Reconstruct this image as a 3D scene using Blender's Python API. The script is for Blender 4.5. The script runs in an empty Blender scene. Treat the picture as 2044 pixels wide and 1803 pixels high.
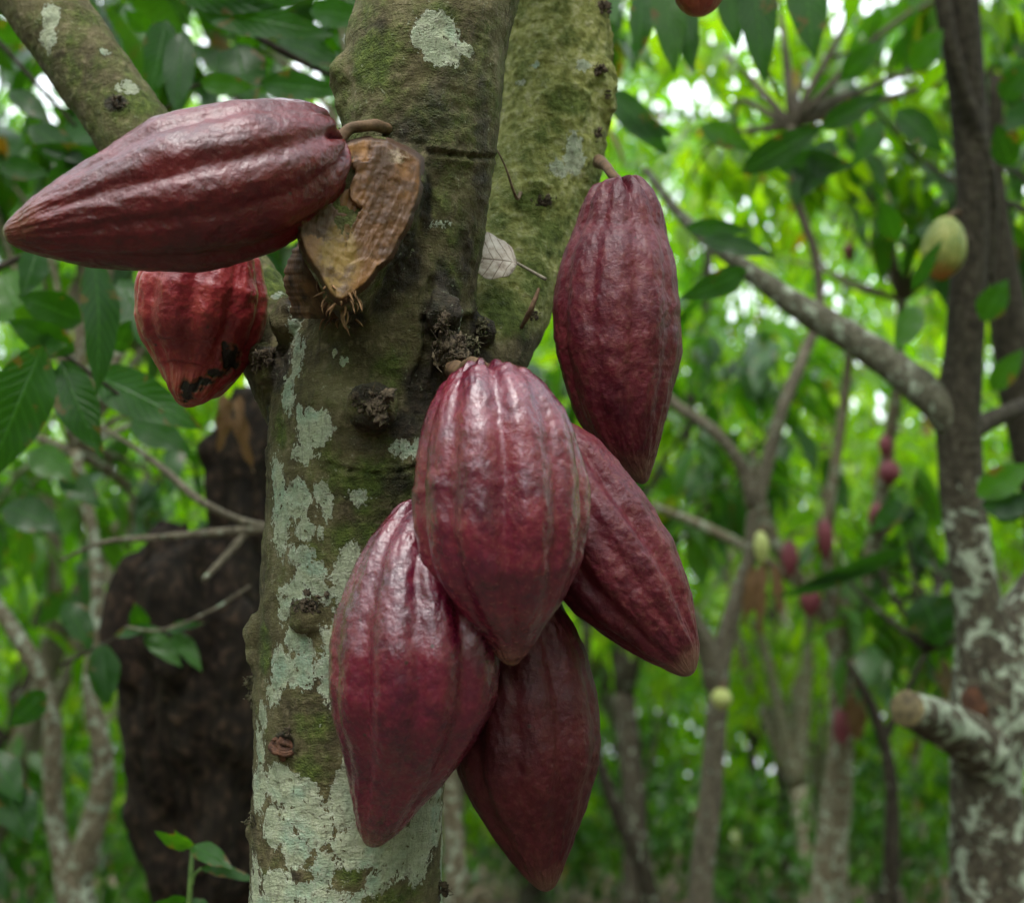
import bpy, bmesh, math, random
import numpy as np
from mathutils import Vector, Matrix
from mathutils.bvhtree import BVHTree

random.seed(7); RNG = np.random.default_rng(7)
S = bpy.context.scene
COL = S.collection
# ------------------------------------------------------------------ camera
F = 2500.0; W0, H0 = 2044.0, 1803.0
PITCH = math.radians(14.3)
CAM = np.array([0.0, 0.0, 1.35])
FW = np.array([0, math.cos(PITCH), math.sin(PITCH)])
UP = np.array([0, -math.sin(PITCH), math.cos(PITCH)])
RT = np.array([1.0, 0, 0])
def P(px, py, d):
    return CAM + d * (FW + RT * ((px - W0 / 2) / F) + UP * ((H0 / 2 - py) / F))
cd = bpy.data.cameras.new('camera'); cam = bpy.data.objects.new('camera', cd); COL.objects.link(cam)
cam.location = CAM; cam.rotation_euler = (math.pi / 2 + PITCH, 0, 0)
cd.sensor_width = 36; cd.lens = 36 * F / W0; cd.clip_start = 0.05; cd.clip_end = 500
cd.dof.use_dof = True; cd.dof.focus_distance = 0.93; cd.dof.aperture_fstop = 4.8
cd.dof.aperture_blades = 0
S.camera = cam

# ------------------------------------------------------------------ noise
_perm = np.random.default_rng(3).permutation(256); _perm = np.concatenate([_perm, _perm, _perm])
_g = np.random.default_rng(4).normal(size=(256, 3)); _g /= np.linalg.norm(_g, axis=1)[:, None]
def perlin(p):
    p = np.asarray(p, float); i = np.floor(p).astype(int); f = p - i; i &= 255
    u = f * f * f * (f * (f * 6 - 15) + 10); out = np.zeros(len(p))
    for dx in (0, 1):
        for dy in (0, 1):
            for dz in (0, 1):
                h = _perm[_perm[_perm[(i[:, 0] + dx) & 255] + ((i[:, 1] + dy) & 255)] + ((i[:, 2] + dz) & 255)] & 255
                d = (f - np.array([dx, dy, dz])); dot = (_g[h] * d).sum(1)
                w = (u[:, 0] if dx else 1 - u[:, 0]) * (u[:, 1] if dy else 1 - u[:, 1]) * (u[:, 2] if dz else 1 - u[:, 2])
                out += w * dot
    return out * 1.5
def fbm(p, n=3):
    s = 0; a = 1
    for k in range(n): s = s + a * perlin(np.asarray(p) * 2 ** k + 17.3 * k); a *= .5
    return s

# ------------------------------------------------------------------ mesh helpers
def mesh_np(name, v, faces, mats, attrs=None, smooth=True):
    """faces: (n,4) or (n,3) int array"""
    me = bpy.data.meshes.new(name)
    v = np.asarray(v, np.float32); faces = np.asarray(faces, np.int32); n, k = faces.shape
    me.vertices.add(len(v)); me.vertices.foreach_set('co', v.ravel())
    me.loops.add(n * k); me.loops.foreach_set('vertex_index', faces.ravel())
    me.polygons.add(n); me.polygons.foreach_set('loop_start', np.arange(0, n * k, k, dtype=np.int32))
    me.polygons.foreach_set('loop_total', np.full(n, k, np.int32))
    me.update(calc_edges=True)
    if smooth: me.polygons.foreach_set('use_smooth', np.ones(n, bool))
    for m in (mats if isinstance(mats, (list, tuple)) else [mats]): me.materials.append(m)
    for an, av in (attrs or {}).items():
        av = np.asarray(av, np.float32)
        if av.ndim == 1:
            a = me.attributes.new(an, 'FLOAT', 'POINT'); a.data.foreach_set('value', av)
        else:
            a = me.attributes.new(an, 'FLOAT_VECTOR', 'POINT'); a.data.foreach_set('vector', av.ravel())
    return me
def link(name, me, parent=None, loc=None):
    o = bpy.data.objects.new(name, me); COL.objects.link(o)
    if parent is not None:
        o.parent = parent
        o.matrix_parent_inverse = Matrix.Translation(parent.location).inverted()
    return o
def thing(name, label, cat, loc=(0, 0, 0), group=None):
    o = bpy.data.objects.new(name, None); COL.objects.link(o); o.location = Vector(loc)
    o.empty_display_size = .05
    o['label'] = label; o['category'] = cat
    if group: o['group'] = group
    return o
def structure(o, kind='structure'): o['kind'] = kind; return o

def resample(pts, n, power=None):
    """pts rows (x,y,z,r). centripetal-ish catmull by arclength -> n samples"""
    pts = np.asarray(pts, float)
    d = np.r_[0, np.cumsum(np.linalg.norm(np.diff(pts[:, :3], axis=0), axis=1))]
    t = d / d[-1]; q = np.linspace(0, 1, n) if power is None else power
    out = np.zeros((len(q), pts.shape[1]))
    # hermite with finite-difference tangents (non uniform)
    m = np.zeros_like(pts)
    for i in range(len(pts)):
        if i == 0: m[i] = (pts[1] - pts[0]) / (t[1] - t[0])
        elif i == len(pts) - 1: m[i] = (pts[-1] - pts[-2]) / (t[-1] - t[-2])
        else:
            a = (pts[i] - pts[i - 1]) / (t[i] - t[i - 1]); b = (pts[i + 1] - pts[i]) / (t[i + 1] - t[i])
            h0, h1 = t[i] - t[i - 1], t[i + 1] - t[i]
            m[i] = (a * h1 + b * h0) / (h0 + h1)
    k = np.clip(np.searchsorted(t, q, side='right') - 1, 0, len(t) - 2)
    h = t[k + 1] - t[k]; u = (q - t[k]) / h; u = u[:, None]; h = h[:, None]
    out = ((2*u**3 - 3*u**2 + 1) * pts[k] + (u**3 - 2*u**2 + u) * h * m[k] + (-2*u**3 + 3*u**2) * pts[k+1] + (u**3 - u**2) * h * m[k+1])
    return out, q, d[-1]
def frames(c, ref=(0.0, -1.0, 0.2)):
    T = np.gradient(c, axis=0); T /= np.linalg.norm(T, axis=1)[:, None] + 1e-12
    A = np.zeros_like(c); r = np.array(ref, float)
    for i in range(len(c)):
        a = r - T[i] * (r @ T[i])
        if np.linalg.norm(a) < 1e-3: a = np.array([1., .3, .1]) - T[i] * (np.array([1., .3, .1]) @ T[i])
        a /= np.linalg.norm(a); A[i] = a; r = a
    return T, A, np.cross(T, A)
def grid_faces(n, m):
    i = np.arange(n - 1)[:, None] * m; j = np.arange(m)[None, :]; j2 = (j + 1) % m
    return np.stack([i + j, i + j2, i + m + j2, i + m + j], -1).reshape(-1, 4)
class MB:
    def __init__(s): s.v = []; s.f = []; s.n = 0; s.a = []
    def add(s, v, f, a=0.0):
        f = np.asarray(f)
        if f.shape[1] == 3: f = np.c_[f, f[:, 2]]
        s.v.append(v); s.f.append(f + s.n); s.n += len(v); s.a.append(np.full(len(v), a))
        return s
    def tube(s, pts, sides=12, n=None, wob=0.0, a=0.0, wf=1.0):
        n = n or max(4, len(pts) * 4)
        r, q, L = resample(pts, n); c = r[:, :3]; T, A, B = frames(c)
        th = np.linspace(0, 2 * math.pi, sides, endpoint=False)
        R = np.maximum(r[:, 3], 1e-4)[:, None] * np.ones(sides)
        ring = A[:, None] * np.cos(th)[None, :, None] + B[:, None] * np.sin(th)[None, :, None]
        if wob:
            pp = (c[:, None] + ring * R[..., None]).reshape(-1, 3)
            R = R * (1 + wob * fbm(pp / (r[:, 3].mean() * 2.2) * wf, 3).reshape(R.shape))
        v = (c[:, None] + ring * R[..., None]).reshape(-1, 3)
        f = grid_faces(n, sides)
        v = np.vstack([v, c[0], c[-1]]); k = n * sides; j = np.arange(sides); j2 = (j + 1) % sides
        caps = np.vstack([np.c_[j2, j, np.full(sides, k), np.full(sides, k)], np.c_[(n-1)*sides + j, (n-1)*sides + j2, np.full(sides, k+1), np.full(sides, k+1)]])
        s.v.append(v); s.f.append(f + s.n); s.cap = None
        s.f.append(caps + s.n); s.n += len(v); s.a.append(np.full(len(v), a)); return s
    def sphere(s, c, r, n=10, sc=(1, 1, 1), wob=0, a=0.0):
        u = np.linspace(0, math.pi, n); t = np.linspace(0, 2 * math.pi, n * 2, endpoint=False)
        d = np.stack([np.sin(u)[:, None] * np.cos(t), np.sin(u)[:, None] * np.sin(t), np.cos(u)[:, None] * np.ones(len(t))], -1).reshape(-1, 3)
        rr = r * (1 + (wob * fbm(d * 2 + np.asarray(c) * 50, 3) if wob else 0))
        v = np.asarray(c) + d * np.asarray(sc) * (rr[:, None] if wob else r)
        return s.add(v, grid_faces(n, n * 2), a)
    def arrays(s): return np.vstack(s.v), np.vstack(s.f), np.concatenate(s.a)
    def mesh(s, name, mats, an='rnd', smooth=True):
        v, f, a = s.arrays()
        me = bpy.data.meshes.new(name)
        deg = f[:, 2] == f[:, 3]
        q, t = f[~deg], f[deg][:, :3]
        lens = np.r_[np.full(len(q), 4), np.full(len(t), 3)].astype(np.int32)
        me.vertices.add(len(v)); me.vertices.foreach_set('co', v.astype(np.float32).ravel())
        li = np.r_[q.ravel(), t.ravel()].astype(np.int32)
        me.loops.add(len(li)); me.loops.foreach_set('vertex_index', li)
        me.polygons.add(len(lens)); me.polygons.foreach_set('loop_start', np.r_[0, np.cumsum(lens)[:-1]].astype(np.int32)); me.polygons.foreach_set('loop_total', lens)
        me.update(calc_edges=True)
        if smooth: me.polygons.foreach_set('use_smooth', np.ones(len(lens), bool))
        at = me.attributes.new(an, 'FLOAT', 'POINT'); at.data.foreach_set('value', a.astype(np.float32))
        for m in (mats if isinstance(mats, (list, tuple)) else [mats]): me.materials.append(m)
        return me
def remesh_arrays(me, voxel, smooth=6):
    o = bpy.data.objects.new('tmp', me); COL.objects.link(o)
    m = o.modifiers.new('r', 'REMESH'); m.mode = 'VOXEL'; m.voxel_size = voxel
    s = o.modifiers.new('s', 'SMOOTH'); s.factor = .5; s.iterations = smooth
    dg = bpy.context.evaluated_depsgraph_get(); e = o.evaluated_get(dg)
    m2 = bpy.data.meshes.new_from_object(e)
    v = np.zeros(len(m2.vertices) * 3, np.float32); m2.vertices.foreach_get('co', v); v = v.reshape(-1, 3).astype(float)
    nn = np.zeros(len(v) * 3, np.float32); m2.vertex_normals.foreach_get('vector', nn); nn = nn.reshape(-1, 3).astype(float)
    lt = np.zeros(len(m2.polygons), np.int32); m2.polygons.foreach_get('loop_total', lt)
    assert (lt == 4).all()
    f = np.zeros(len(m2.loops), np.int32); m2.loops.foreach_get('vertex_index', f); f = f.reshape(-1, 4)
    bpy.data.objects.remove(o); bpy.data.meshes.remove(m2)
    return v, f, nn

# ------------------------------------------------------------------ materials
class NT:
    def __init__(s, name):
        s.m = bpy.data.materials.new(name); s.m.use_nodes = True; s.t = s.m.node_tree; s.t.nodes.clear()
        s.out = s.n('ShaderNodeOutputMaterial')
    def n(s, typ, **kw):
        nd = s.t.nodes.new(typ)
        for k, v in kw.items():
            if k.startswith('_'): setattr(nd, k[1:], v)
            else:
                k = int(k[1:]) if k[0] == 'i' and k[1:].isdigit() else k.replace('9', ' ')
                s.set(nd.inputs[k], v)
        return nd
    def set(s, inp, v):
        if isinstance(v, bpy.types.NodeSocket): s.t.links.new(v, inp)
        elif isinstance(v, bpy.types.Node): s.t.links.new(v.outputs[0], inp)
        else:
            if isinstance(v, (tuple, list)) and len(v) == 3 and inp.type == 'RGBA': v = (*v, 1)
            inp.default_value = v
    def attr(s, name): return s.n('ShaderNodeAttribute', _attribute_name=name).outputs['Fac']
    def vattr(s, name): return s.n('ShaderNodeAttribute', _attribute_name=name).outputs['Vector']
    def coord(s): return s.n('ShaderNodeTexCoord').outputs['Object']
    def mapped(s, sc, co=None):
        return s.n('ShaderNodeMapping', i0=co or s.coord(), Scale=sc).outputs[0]
    def noise(s, co, scale, detail=4, rough=.55, dist=0):
        return s.n('ShaderNodeTexNoise', Vector=co, Scale=scale, Detail=detail, Roughness=rough, Distortion=dist).outputs['Fac']
    def math(s, op, a, b=0.0, c=0.0, clamp=False):
        nd = s.n('ShaderNodeMath', _operation=op); nd.use_clamp = clamp
        s.set(nd.inputs[0], a); s.set(nd.inputs[1], b)
        if op in ('MULTIPLY_ADD',): s.set(nd.inputs[2], c)
        return nd.outputs[0]
    def step(s, v, lo, hi):
        nd = s.n('ShaderNodeMapRange', _interpolation_type='SMOOTHSTEP'); s.set(nd.inputs[0], v)
        nd.inputs[1].default_value = lo; nd.inputs[2].default_value = hi; return nd.outputs[0]
    def mix(s, f, a, b, mode='MIX'):
        nd = s.n('ShaderNodeMix', _data_type='RGBA', _blend_type=mode)
        s.set(nd.inputs[0], f); s.set(nd.inputs[6], a); s.set(nd.inputs[7], b); return nd.outputs[2]
    def ramp(s, v, stops):
        nd = s.n('ShaderNodeValToRGB', Fac=v); e = nd.color_ramp.elements
        while len(e) < len(stops): e.new(.5)
        for k, (p, c) in enumerate(stops): e[k].position = p; e[k].color = (*c, 1)
        return nd.outputs[0]
    def bump(s, h, strength=.5, dist=.001, normal=None):
        nd = s.n('ShaderNodeBump', Height=h, Strength=strength, Distance=dist)
        if normal is not None: s.set(nd.inputs['Normal'], normal)
        return nd.outputs[0]
    def surf(s, sh): s.set(s.out.inputs['Surface'], sh); return s.m

def main_bark():
    k = NT('main_bark'); co = k.coord()
    li, mo, dk, tn, cre = (k.attr(a) for a in ('lichen', 'moss', 'dark', 'tan', 'height'))
    nb = k.noise(co, 28, 6, .6); nf = k.noise(co, 140, 5, .65); nv = k.noise(k.mapped((190, 190, 42)), 1, 5, .65, .8)
    nh = k.noise(k.mapped((60, 60, 300)), 1, 4, .65, 1.2)
    base = k.ramp(nb, [(.3, (.033, .026, .013)), (.45, (.075, .062, .026)), (.58, (.12, .105, .045)), (.72, (.17, .145, .078))])
    base = k.mix(k.step(nf, .5, .75), base, (.2, .165, .095))
    base = k.mix(k.math('MULTIPLY', k.step(nv, .52, .7), .5), base, (.03, .02, .012))
    tanc = k.ramp(nf, [(.3, (.15, .16, .03)), (.5, (.31, .32, .09)), (.7, (.48, .47, .26))])
    base = k.mix(k.math('MULTIPLY', k.step(k.math('ADD', tn, k.math('MULTIPLY', nb, .6)), .45, .85), .85), base, tanc)
    # moss
    mn = k.noise(co, 60, 6, .65); mossf = k.step(k.math('ADD', mo, k.math('MULTIPLY', k.math('SUBTRACT', mn, .5), 1.7)), .12, .85)
    mossc = k.ramp(nf, [(.3, (.03, .05, .006)), (.5, (.075, .115, .014)), (.7, (.16, .22, .03))])
    c = k.mix(k.math('MULTIPLY', mossf, .85), base, mossc)
    # dark wet bark, plus shade painted on the front limb, stub and fork
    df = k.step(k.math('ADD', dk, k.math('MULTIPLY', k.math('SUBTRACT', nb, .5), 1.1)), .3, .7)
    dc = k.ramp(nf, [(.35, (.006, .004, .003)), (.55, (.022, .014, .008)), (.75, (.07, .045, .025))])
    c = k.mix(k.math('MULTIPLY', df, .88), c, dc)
    # crusty lichen with crisp ragged edges
    e1 = k.math('MULTIPLY', k.math('SUBTRACT', k.noise(k.mapped((1, 1, .6)), 85, 5, .68, .6), .5), 2.4)
    e2 = k.math('MULTIPLY', k.math('SUBTRACT', k.noise(co, 330, 4, .7), .5), 1.3)
    e3 = k.math('MULTIPLY', k.math('SUBTRACT', nv, .5), .7)
    lv = k.math('ADD', k.math('ADD', li, e1), k.math('ADD', e2, e3))
    lf = k.step(lv, .0, .07)
    hole = k.step(k.noise(co, 150, 5, .72), .605, .64)
    lf = k.math('MULTIPLY', lf, k.math('SUBTRACT', 1.0, hole))
    lc = k.ramp(k.noise(co, 22, 3), [(.3, (.26, .31, .21)), (.5, (.35, .38, .25)), (.62, (.25, .34, .24)), (.75, (.40, .43, .31))])
    lc = k.mix(k.step(nf, .45, .75), lc, (.40, .42, .31))
    lc = k.mix(k.math('MULTIPLY', k.step(nv, .54, .66), .45), lc, (.12, .12, .075))
    rim = k.math('MULTIPLY', k.step(lv, .0, .06), k.math('SUBTRACT', 1.0, k.step(lv, .08, .26)))
    lc = k.mix(k.math('MULTIPLY', rim, .55), lc, (.50, .53, .42))
    lc = k.mix(k.math('MULTIPLY', k.step(k.noise(co, 70, 5, .7), .56, .66), .6), lc, (.15, .15, .09))
    c = k.mix(lf, c, lc)
    # pale crust flecks on bare bark
    fl = k.math('MULTIPLY', k.step(k.noise(co, 210, 3, .7), .62, .68), k.step(nb, .45, .6))
    c = k.mix(k.math('MULTIPLY', fl, .5), c, (.35, .37, .25))
    nx = k.noise(co, 560, 3, .7)
    c = k.mix(k.math('MULTIPLY', k.step(nx, .5, .68), .35), c, k.mix(1.0, c, (.35, .33, .3), 'MULTIPLY'))
    h = k.math('ADD', k.math('MULTIPLY', k.math('ADD', nf, k.math('MULTIPLY', nx, .5)), .8), k.math('ADD', k.math('MULTIPLY', nv, 1.0), k.math('MULTIPLY', nh, .6)))
    h = k.math('ADD', h, k.math('MULTIPLY', lf, .35)); h = k.math('ADD', h, k.math('MULTIPLY', k.math('MULTIPLY', mossf, k.noise(co, 650, 3)), 1.6))
    nr = k.bump(h, 1.0, .0030)
    b = k.n('ShaderNodeBsdfPrincipled', Base9Color=c, Roughness=k.math('SUBTRACT', .88, k.math('MULTIPLY', df, .25)), Normal=nr)
    b.inputs['Specular IOR Level'].default_value = .3
    return k.surf(b.outputs[0])

def bark(name, cols, lichen=.5, lscale=14, dark=1.0, rough=.9, spec=.2, fade=(2.2, 3.2)):
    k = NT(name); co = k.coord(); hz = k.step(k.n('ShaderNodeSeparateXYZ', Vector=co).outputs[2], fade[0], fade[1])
    n1 = k.noise(co, lscale, 5, .6); n2 = k.noise(co, lscale * 6, 4); nv = k.noise(k.mapped((60, 60, 9)), 1, 4)
    c = k.ramp(n2, [(.3, cols[0]), (.52, cols[1]), (.72, cols[2])])
    c = k.mix(k.math('MULTIPLY', k.step(nv, .5, .7), .5), c, tuple(x * .35 for x in cols[0]))
    if lichen:
        lf = k.step(k.math('SUBTRACT', k.noise(co, lscale * 2.2, 5, .68, .4), k.math('MULTIPLY', hz, .2)), .65 - .25 * lichen, .74 - .25 * lichen)
        c = k.mix(k.math('MULTIPLY', lf, .95), c, k.ramp(n1, [(.3, (.20, .26, .18)), (.6, (.38, .43, .33))]))
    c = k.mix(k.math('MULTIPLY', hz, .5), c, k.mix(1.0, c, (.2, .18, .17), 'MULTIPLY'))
    b = k.n('ShaderNodeBsdfPrincipled', Base9Color=c, Roughness=rough, Normal=k.bump(k.math('ADD', n2, nv), .8, .006))
    b.inputs['Specular IOR Level'].default_value = spec
    return k.surf(b.outputs[0])

def leaf_mat(name, dark, mid, light, trans=.45, rough=.38, spec=.5):
    k = NT(name); r = k.attr('rnd'); uv = k.vattr('luv')
    sx = k.n('ShaderNodeSeparateXYZ', Vector=uv)
    u, v = sx.outputs[0], sx.outputs[1]
    av = k.math('ABSOLUTE', v)
    # side veins: curve forward
    w = k.math('SUBTRACT', k.math('MULTIPLY', u, 11.0), k.math('MULTIPLY', av, 2.6))
    vein = k.step(k.math('ABSOLUTE', k.math('SUBTRACT', k.math('FRACT', w), .5)), .0, .12)
    mid_r = k.step(av, .0, .07)
    veins = k.math('MULTIPLY', k.math('MULTIPLY_ADD', vein, .35, .65), k.math('MULTIPLY_ADD', mid_r, .5, .5))
    c = k.ramp(r, [(0, dark), (.45, mid), (.86, light), (.93, light), (.955, (.16, .115, .02)), (1, (.13, .06, .022))])
    nz = k.noise(k.coord(), 14, 3); c = k.mix(.35, c, k.mix(1.0, c, k.ramp(nz, [(.3, (.6, .6, .6)), (.7, (1.35, 1.35, 1.35))]), 'MULTIPLY'))
    c2 = k.mix(k.math('SUBTRACT', 1.0, veins), c, tuple(min(1, x * 2.0 + .02) for x in mid))
    bl = k.step(k.math('ADD', k.noise(k.coord(), 24, 4, .7), k.math('MULTIPLY', av, .12)), .66, .72)
    c2 = k.mix(k.math('MULTIPLY', bl, .75), c2, (.11, .065, .02))
    tc = k.mix(1.0, c2, (2.6, 2.4, .35), 'MULTIPLY')
    nr = k.bump(veins, .5, .003)
    b = k.n('ShaderNodeBsdfPrincipled', Base9Color=c2, Roughness=rough, Normal=nr)
    b.inputs['Specular IOR Level'].default_value = spec
    t = k.n('ShaderNodeBsdfTranslucent', Color=tc, Normal=nr)
    mx = k.n('ShaderNodeMixShader', Fac=trans); k.set(mx.inputs[1], b.outputs[0]); k.set(mx.inputs[2], t.outputs[0])
    return k.surf(mx.outputs[0])

def pod_mat(name, deep, bright, tipc, gloss=.27, dust=.25, green=.3, coat=.35, tip0=.86, tipw=.65):
    k = NT(name); co = k.coord(); rg = k.attr('ridge'); tt = k.attr('along')
    n1 = k.noise(co, 32, 5, .65); n2 = k.noise(co, 190, 5, .7); n3 = k.noise(co, 520, 3, .6)
    c = k.mix(k.step(k.math('ADD', n1, k.math('MULTIPLY', n2, .5)), .55, .95), deep, bright)
    # furrows redder and lighter; ridge crests duller
    c = k.mix(k.math('MULTIPLY', k.step(rg, .9, .0), .3), c, bright)
    c = k.mix(k.math('MULTIPLY', k.step(k.math('ADD', n2, k.math('MULTIPLY', n1, .4)), .66, .9), green * .4), c, tipc)
    # green-brown tip and a little by the stem
    tf = k.step(k.math('ADD', tt, k.math('MULTIPLY', k.math('SUBTRACT', n1, .5), .35)), tip0, 1.06)
    c = k.mix(k.math('MULTIPLY', tf, tipw), c, tipc)
    # dusty bloom flecks
    fk = k.step(n3, .58, .72); c = k.mix(k.math('MULTIPLY', fk, dust * .6), c, (.2, .11, .10)); c = k.mix(k.math('MULTIPLY', k.step(k.noise(co, 11, 3, .6), .5, .72), .5), c, k.mix(1.0, c, (.55, .5, .6), 'MULTIPLY'))
    # scars and insect pricks
    vo = k.n('ShaderNodeTexVoronoi', Vector=co, Scale=62.0); vo.inputs['Randomness'].default_value = 1
    cell = k.n('ShaderNodeSeparateColor', Color=vo.outputs['Color']).outputs[0]
    dotm = k.math('MULTIPLY', k.step(vo.outputs['Distance'], .11, .05), k.step(cell, .62, .64))
    c = k.mix(k.math('MULTIPLY', dotm, .8), c, (.03, .024, .016))
    sc_ = k.math('MULTIPLY', k.step(k.noise(k.mapped((1, 1, .45)), 75, 4, .7, 1.2), .72, .76), .55)
    c = k.mix(sc_, c, (.09, .07, .045))
    sc_ = k.math('MAXIMUM', sc_, k.attr('rot')); c = k.mix(k.math('MULTIPLY', k.step(k.attr('rot'), .0, .3), .8), c, (.10, .035, .012)); c = k.mix(k.step(k.math('ADD', k.attr('rot'), k.math('MULTIPLY', k.math('SUBTRACT', n2, .5), .6)), .4, .75), c, (.008, .006, .004))
    rgh = k.math('ADD', gloss, k.math('MULTIPLY', n2, .12)); rgh = k.math('ADD', rgh, k.math('MULTIPLY', sc_, .4))
    vo2 = k.n('ShaderNodeTexVoronoi', Vector=k.mapped((1, 1, .7)), Scale=230.0, _feature='SMOOTH_F1')
    h = k.math('ADD', k.math('MULTIPLY', n2, 1.0), k.math('MULTIPLY', vo2.outputs['Distance'], -.55)); h = k.math('ADD', h, k.math('MULTIPLY', n3, .35))
    nr = k.bump(h, .75, .0015)
    b = k.n('ShaderNodeBsdfPrincipled', Base9Color=c, Roughness=rgh, Normal=nr)
    b.inputs['Specular IOR Level'].default_value = .28
    b.inputs['Coat Weight'].default_value = coat; b.inputs['Coat Roughness'].default_value = .17
    k.set(b.inputs['Coat Normal'], k.bump(h, .55, .0013))
    return k.surf(b.outputs[0])

def simple_mat(name, c1, c2, scale=60, rough=.8, bump=.5, dist=.001, stretch=(1, 1, 1), spec=.3):
    k = NT(name); n = k.noise(k.mapped(stretch), scale, 5, .6)
    c = k.ramp(n, [(.3, c1), (.7, c2)])
    b = k.n('ShaderNodeBsdfPrincipled', Base9Color=c, Roughness=rough, Normal=k.bump(n, bump, dist)); b.inputs['Specular IOR Level'].default_value = spec
    return k.surf(b.outputs[0])

M = dict(
    main=main_bark(),
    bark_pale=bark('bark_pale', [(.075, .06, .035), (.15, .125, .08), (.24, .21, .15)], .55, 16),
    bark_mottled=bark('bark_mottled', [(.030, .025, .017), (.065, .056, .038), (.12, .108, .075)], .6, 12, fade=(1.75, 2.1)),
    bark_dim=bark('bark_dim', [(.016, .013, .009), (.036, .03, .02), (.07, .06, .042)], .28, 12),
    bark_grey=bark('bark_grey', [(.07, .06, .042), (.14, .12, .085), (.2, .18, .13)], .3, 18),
    bark_dead=bark('bark_dead', [(.005, .0035, .0025), (.016, .011, .007), (.055, .034, .022)], 0, 9),
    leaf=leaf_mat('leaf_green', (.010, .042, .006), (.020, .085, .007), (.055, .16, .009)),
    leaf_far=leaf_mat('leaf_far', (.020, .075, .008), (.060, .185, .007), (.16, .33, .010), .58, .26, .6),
    leaf_sunlit=leaf_mat('leaf_sunlit', (.045, .125, .007), (.10, .225, .009), (.20, .35, .014), .6, .27, .55),  # sunlit yellow-green put into the leaf colour
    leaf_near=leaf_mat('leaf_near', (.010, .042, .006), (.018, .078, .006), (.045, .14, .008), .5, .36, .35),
    litter=leaf_mat('litter_leaf', (.15, .10, .065), (.25, .185, .13), (.38, .31, .25), .05, .75, .2),
    leaf_dry=leaf_mat('leaf_dry', (.10, .055, .025), (.17, .10, .05), (.22, .15, .09), .08, .7, .2),
)

# ------------------------------------------------------------------ leaves
def leaf_template(nu):
    u = np.linspace(0, 1, nu); w = np.sin(np.pi * u ** .85) ** .8 * (1 - .35 * u ** 3); w[0] = .04; w[-1] = 0.01
    v = []
    for j, s in enumerate((-1, 0, 1)):
        v.append(np.c_[u, s * w * .5, (abs(s) * w * .12)])
    v = np.stack(v, 1)        # nu,3,3
    luv = np.stack([np.stack([u, np.full(nu, s)], 1) for s in (-1, 0, 1)], 1)
    f = []
    for i in range(nu - 1):
        for j in range(2): f.append([i*3+j, i*3+j+1, (i+1)*3+j+1, (i+1)*3+j])
    return v.reshape(-1, 3), luv.reshape(-1, 2), np.array(f)
TPL = {n: leaf_template(n) for n in (4, 6, 12)}
def leaves_arrays(base, d, nrm, length, width, curl, rnd, nu=6, wave=0.0):
    """vectorised leaves. base(N,3), d(N,3) unit direction, nrm(N,3) approx normal"""
    tv, luv, tf = TPL[nu]; N = len(base); K = len(tv)
    d = d / np.linalg.norm(d, axis=1)[:, None]
    side = np.cross(nrm, d); side /= np.linalg.norm(side, axis=1)[:, None] + 1e-9; nm = np.cross(d, side)
    L = length[:, None]; u = tv[:, 0][None]; y = tv[:, 1][None] * width[:, None]; z = tv[:, 2][None] * width[:, None]
    ang = curl[:, None] * u                       # droop toward -normal
    x = L * np.where(np.abs(curl[:, None]) > 1e-3, np.sin(ang) / np.where(np.abs(curl[:, None]) > 1e-3, curl[:, None], 1), u)
    dz = -L * np.where(np.abs(curl[:, None]) > 1e-3, (1 - np.cos(ang)) / np.where(np.abs(curl[:, None]) > 1e-3, curl[:, None], 1), 0)
    if wave: z = z + wave * width[:, None] * np.abs(luv[:, 1])[None] * np.sin(u * 17 + rnd[:, None] * 40 + luv[:, 1][None] * 1.3)
    p = base[:, None] + d[:, None] * x[..., None] + side[:, None] * y[..., None] + nm[:, None] * (dz + z)[..., None]
    f = (tf[None] + (np.arange(N) * K)[:, None, None]).reshape(-1, 4)
    r = np.repeat(rnd, K); uvs = np.tile(np.c_[luv, np.zeros(K)], (N, 1))
    return p.reshape(-1, 3), f, r, uvs
def join_leaf(parts):
    V, Fc, R, U = [], [], [], []; n = 0
    for v, f, r, u in parts: V.append(v); Fc.append(f + n); R.append(r); U.append(u); n += len(v)
    return np.vstack(V), np.vstack(Fc), np.concatenate(R), np.vstack(U)
def leaf_mesh(name, parts, mat):
    v, f, r, u = join_leaf(parts)
    return mesh_np(name, v, f, mat, {'rnd': r, 'luv': u})
def sprays(centers, rng, per=8, size=.2, spread=1.0, nu=6, width=.36, rnd_bias=0.0):
    """clusters of drooping cacao leaves around twig ends"""
    N = len(centers) * per
    c = np.repeat(centers, per, 0); az = rng.uniform(0, 2 * np.pi, N); el = rng.normal(-.7, .38, N)
    d = np.c_[np.cos(az) * np.cos(el), np.sin(az) * np.cos(el), np.sin(el)]
    base = c + d * .03 + rng.normal(0, .05 * spread, (N, 3))
    nrm = np.c_[np.zeros(N), np.zeros(N), np.ones(N)] + rng.normal(0, .35, (N, 3))
    L = size * rng.uniform(.6, 1.35, N)
    cr = np.repeat(rng.uniform(0, 1, len(centers)), per)
    rnd = np.clip(cr * .6 + rng.uniform(0, .42, N) + rnd_bias, 0, .94)
    odd = rng.random(N) < .018; rnd = np.where(odd, .99, rnd)
    return leaves_arrays(base, d, nrm, L, L * width * rng.uniform(.8, 1.15, N), rng.uniform(.2, 1.1, N), rnd, nu)
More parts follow.
